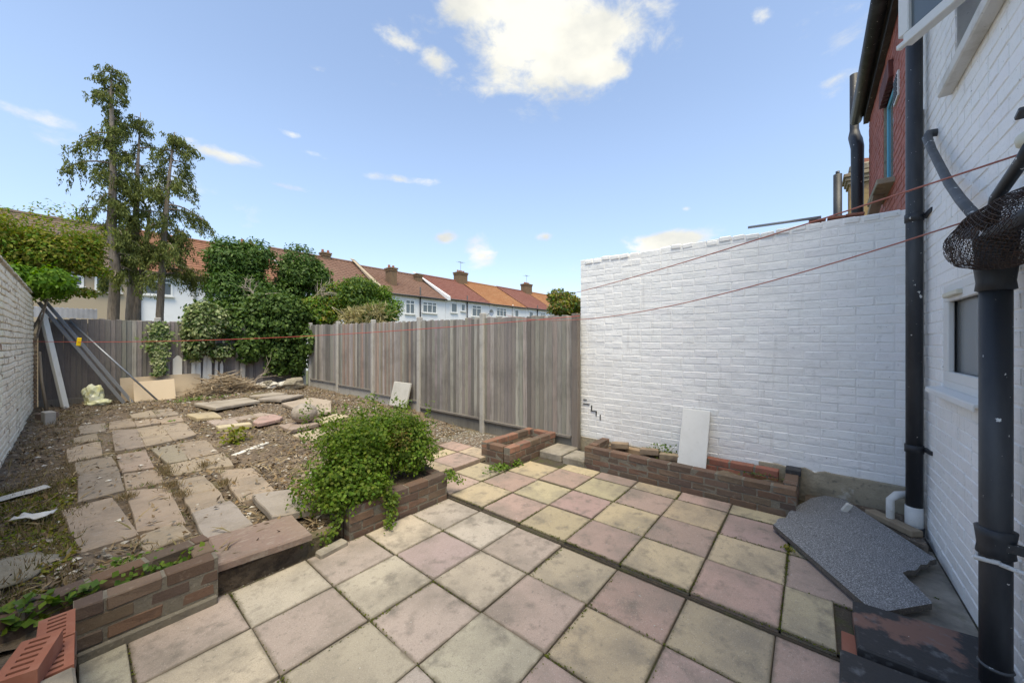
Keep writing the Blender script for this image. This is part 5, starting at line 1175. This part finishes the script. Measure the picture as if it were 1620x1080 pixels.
P = scatter(15000, -.54, 4.4, 2.98, 11.9, 1.0); n_ = len(P); N_ = RNG.normal(size=(n_, 3)) * .45 + [0, 0, 1]
quads('leaf_litter', leaf_faces(P, N_, RNG.uniform(.018, .07, n_), .42), 'litter', kind='stuff')
P = scatter(3500, -.54, 4.4, 2.98, 11.9, 5.0, .05); n_ = len(P)
quads('twig_litter', leaf_faces(P + [0, 0, .008], RNG.normal(size=(n_, 3)) * .3 + [0, 0, 1], RNG.uniform(.06, .20, n_), .07), 'straw', kind='stuff')
def chips(name, P, r0, r1, mat, flat=.6):
    """little angular stones, each a squashed tetra-like solid."""
    base = np.array([(1, 0, -.3), (-.5, .87, -.3), (-.5, -.87, -.3), (0, 0, .8)]); F = [(0, 2, 1), (0, 1, 3), (1, 2, 3), (2, 0, 3)]
    m = MB()
    for p in P:
        a = random.random() * 6.28; c_, s_ = math.cos(a), math.sin(a); r = random.uniform(r0, r1)
        V = [((b[0] * c_ - b[1] * s_) * r * random.uniform(.7, 1.3) + p[0], (b[0] * s_ + b[1] * c_) * r * random.uniform(.7, 1.3) + p[1], b[2] * r * flat + p[2]) for b in base]; m.add(V, F)
    return m.build(name, mat, kind='stuff')
chips('gravel', scatter(2600, -.5, 4.4, 2.98, 11.5, 9.0, .05), .006, .022, 'grit')
chips('plaster_chips', scatter(420, -.5, 4.2, 2.98, 11.5, 13.0, .10), .010, .035, 'white_bits', .4)
G = [(random.uniform(3.4, 4.42), random.uniform(3.4, 5.6)) for _ in range(1800)]
chips('gravel', [(x, y, soil_height(x, y) + .004) for x, y in G if not (x < 3.6 and y < 4.7)], .008, .022, 'grit')
G = [(random.uniform(.56, 1.36), random.uniform(2.83, 3.0)) for _ in range(700)]; chips('gravel', [(x, y, -.085 + random.random() * .02) for x, y in G], .004, .013, 'grit')
G = [(random.uniform(2.6, 4.5), -.69 + abs(random.gauss(0, .09))) for _ in range(420)]; chips('grit', [(x, y, -.02 + (.075 if x > 4.0 else 0)) for x, y in G], .003, .011, 'grit')
G = [(random.uniform(.1, 3.9), random.uniform(-.3, 2.7)) for _ in range(170)]; chips('plaster_chips', [(x, y, (.002 if x > UX else -.038)) for x, y in G], .002, .006, 'white_bits', .5)
# moss, dead grass and small weeds along the joints
P = []; N_ = []
random.seed(77)
for _ in range(34000):
    if random.random() < .5: x = UX + T * random.randint(-5, 3) + random.gauss(0, .006); y = random.uniform(-.6, 2.8)
    else: y = UY - T * random.randint(0, 7) + random.gauss(0, .006); x = random.uniform(.05, 3.95)
    if mnoise.noise(Vector((x * 2.2, y * 2.2, 3))) < random.uniform(-.35, .35): continue
    P.append((x, y, (-.010 if x > UX - .005 else -.051) + random.random() * .011)); N_.append((random.gauss(0, .5), random.gauss(0, .5), 1))
quads('moss', leaf_faces(np.array(P), np.array(N_), RNG.uniform(.004, .014, len(P)), .8), 'leaf_moss', kind='stuff')
def tufts(name, spots, per, h, mat, spread=.04):
    P, A = [], []
    for (x, y, z, k) in spots:
        for _ in range(int(per * k)): P.append((x + random.gauss(0, spread), y + random.gauss(0, spread), z)); A.append((random.gauss(0, .55), random.gauss(0, .55), 1))
    P, A = np.array(P), np.array(A)
    return quads(name, leaf_faces(P, RNG.normal(size=P.shape) * [1, 1, .2], RNG.uniform(.5, 1.2, len(P)) * h, .09, A), mat, kind='stuff')
sp = []
for _ in range(230):
    x, y = random.uniform(-.5, .02), random.uniform(3.2, 6.5) if random.random() < .75 else random.uniform(6.5, 11)
    sp.append((x, y, soil_height(x, y), 1))
tufts('dead_grass', sp, 16, .075, 'straw'); tufts('grass', [s_ for s_ in sp if s_[1] < 6.0], 9, .05, 'leaf_moss')
jt = []
for q in PATH:
    for k in range(4):
        a, b = q[k], q[(k + 1) % 4]
        if random.random() < .55:
            for _ in range(3): u = random.random(); x, y = a[0] + (b[0] - a[0]) * u, a[1] + (b[1] - a[1]) * u; jt.append((x, y, soil_height(x, y) + .01, random.uniform(.4, 1.3)))
tufts('dead_grass', jt, 14, .05, 'straw', .022); tufts('grass', random.sample(jt, 60), 12, .045, 'leaf_weed', .018)
tufts('dead_grass', [(.58, 4.75, .14, 4), (.60, 4.4, .14, 2.5), (.60, 5.2, .15, 3), (.92, 4.4, .14, 3), (.9, 5.2, .15, 3), (.6, 5.4, .15, 3), (.28, 4.7, .14, 3)], 45, .07, 'straw', .035)
P = []
for _ in range(6500):
    x, y = random.uniform(-.52, .0), random.uniform(3.15, 5.9)
    if mnoise.noise(Vector((x * 3, y * 1.6, 8))) > random.uniform(-.3, .3): P.append((x, y, soil_height(x, y) + random.random() * .015))
P = np.array(P); quads('moss', leaf_faces(P, RNG.normal(size=P.shape) * .5 + [0, 0, 1], RNG.uniform(.014, .045, len(P)), .7), 'leaf_lime', kind='stuff')
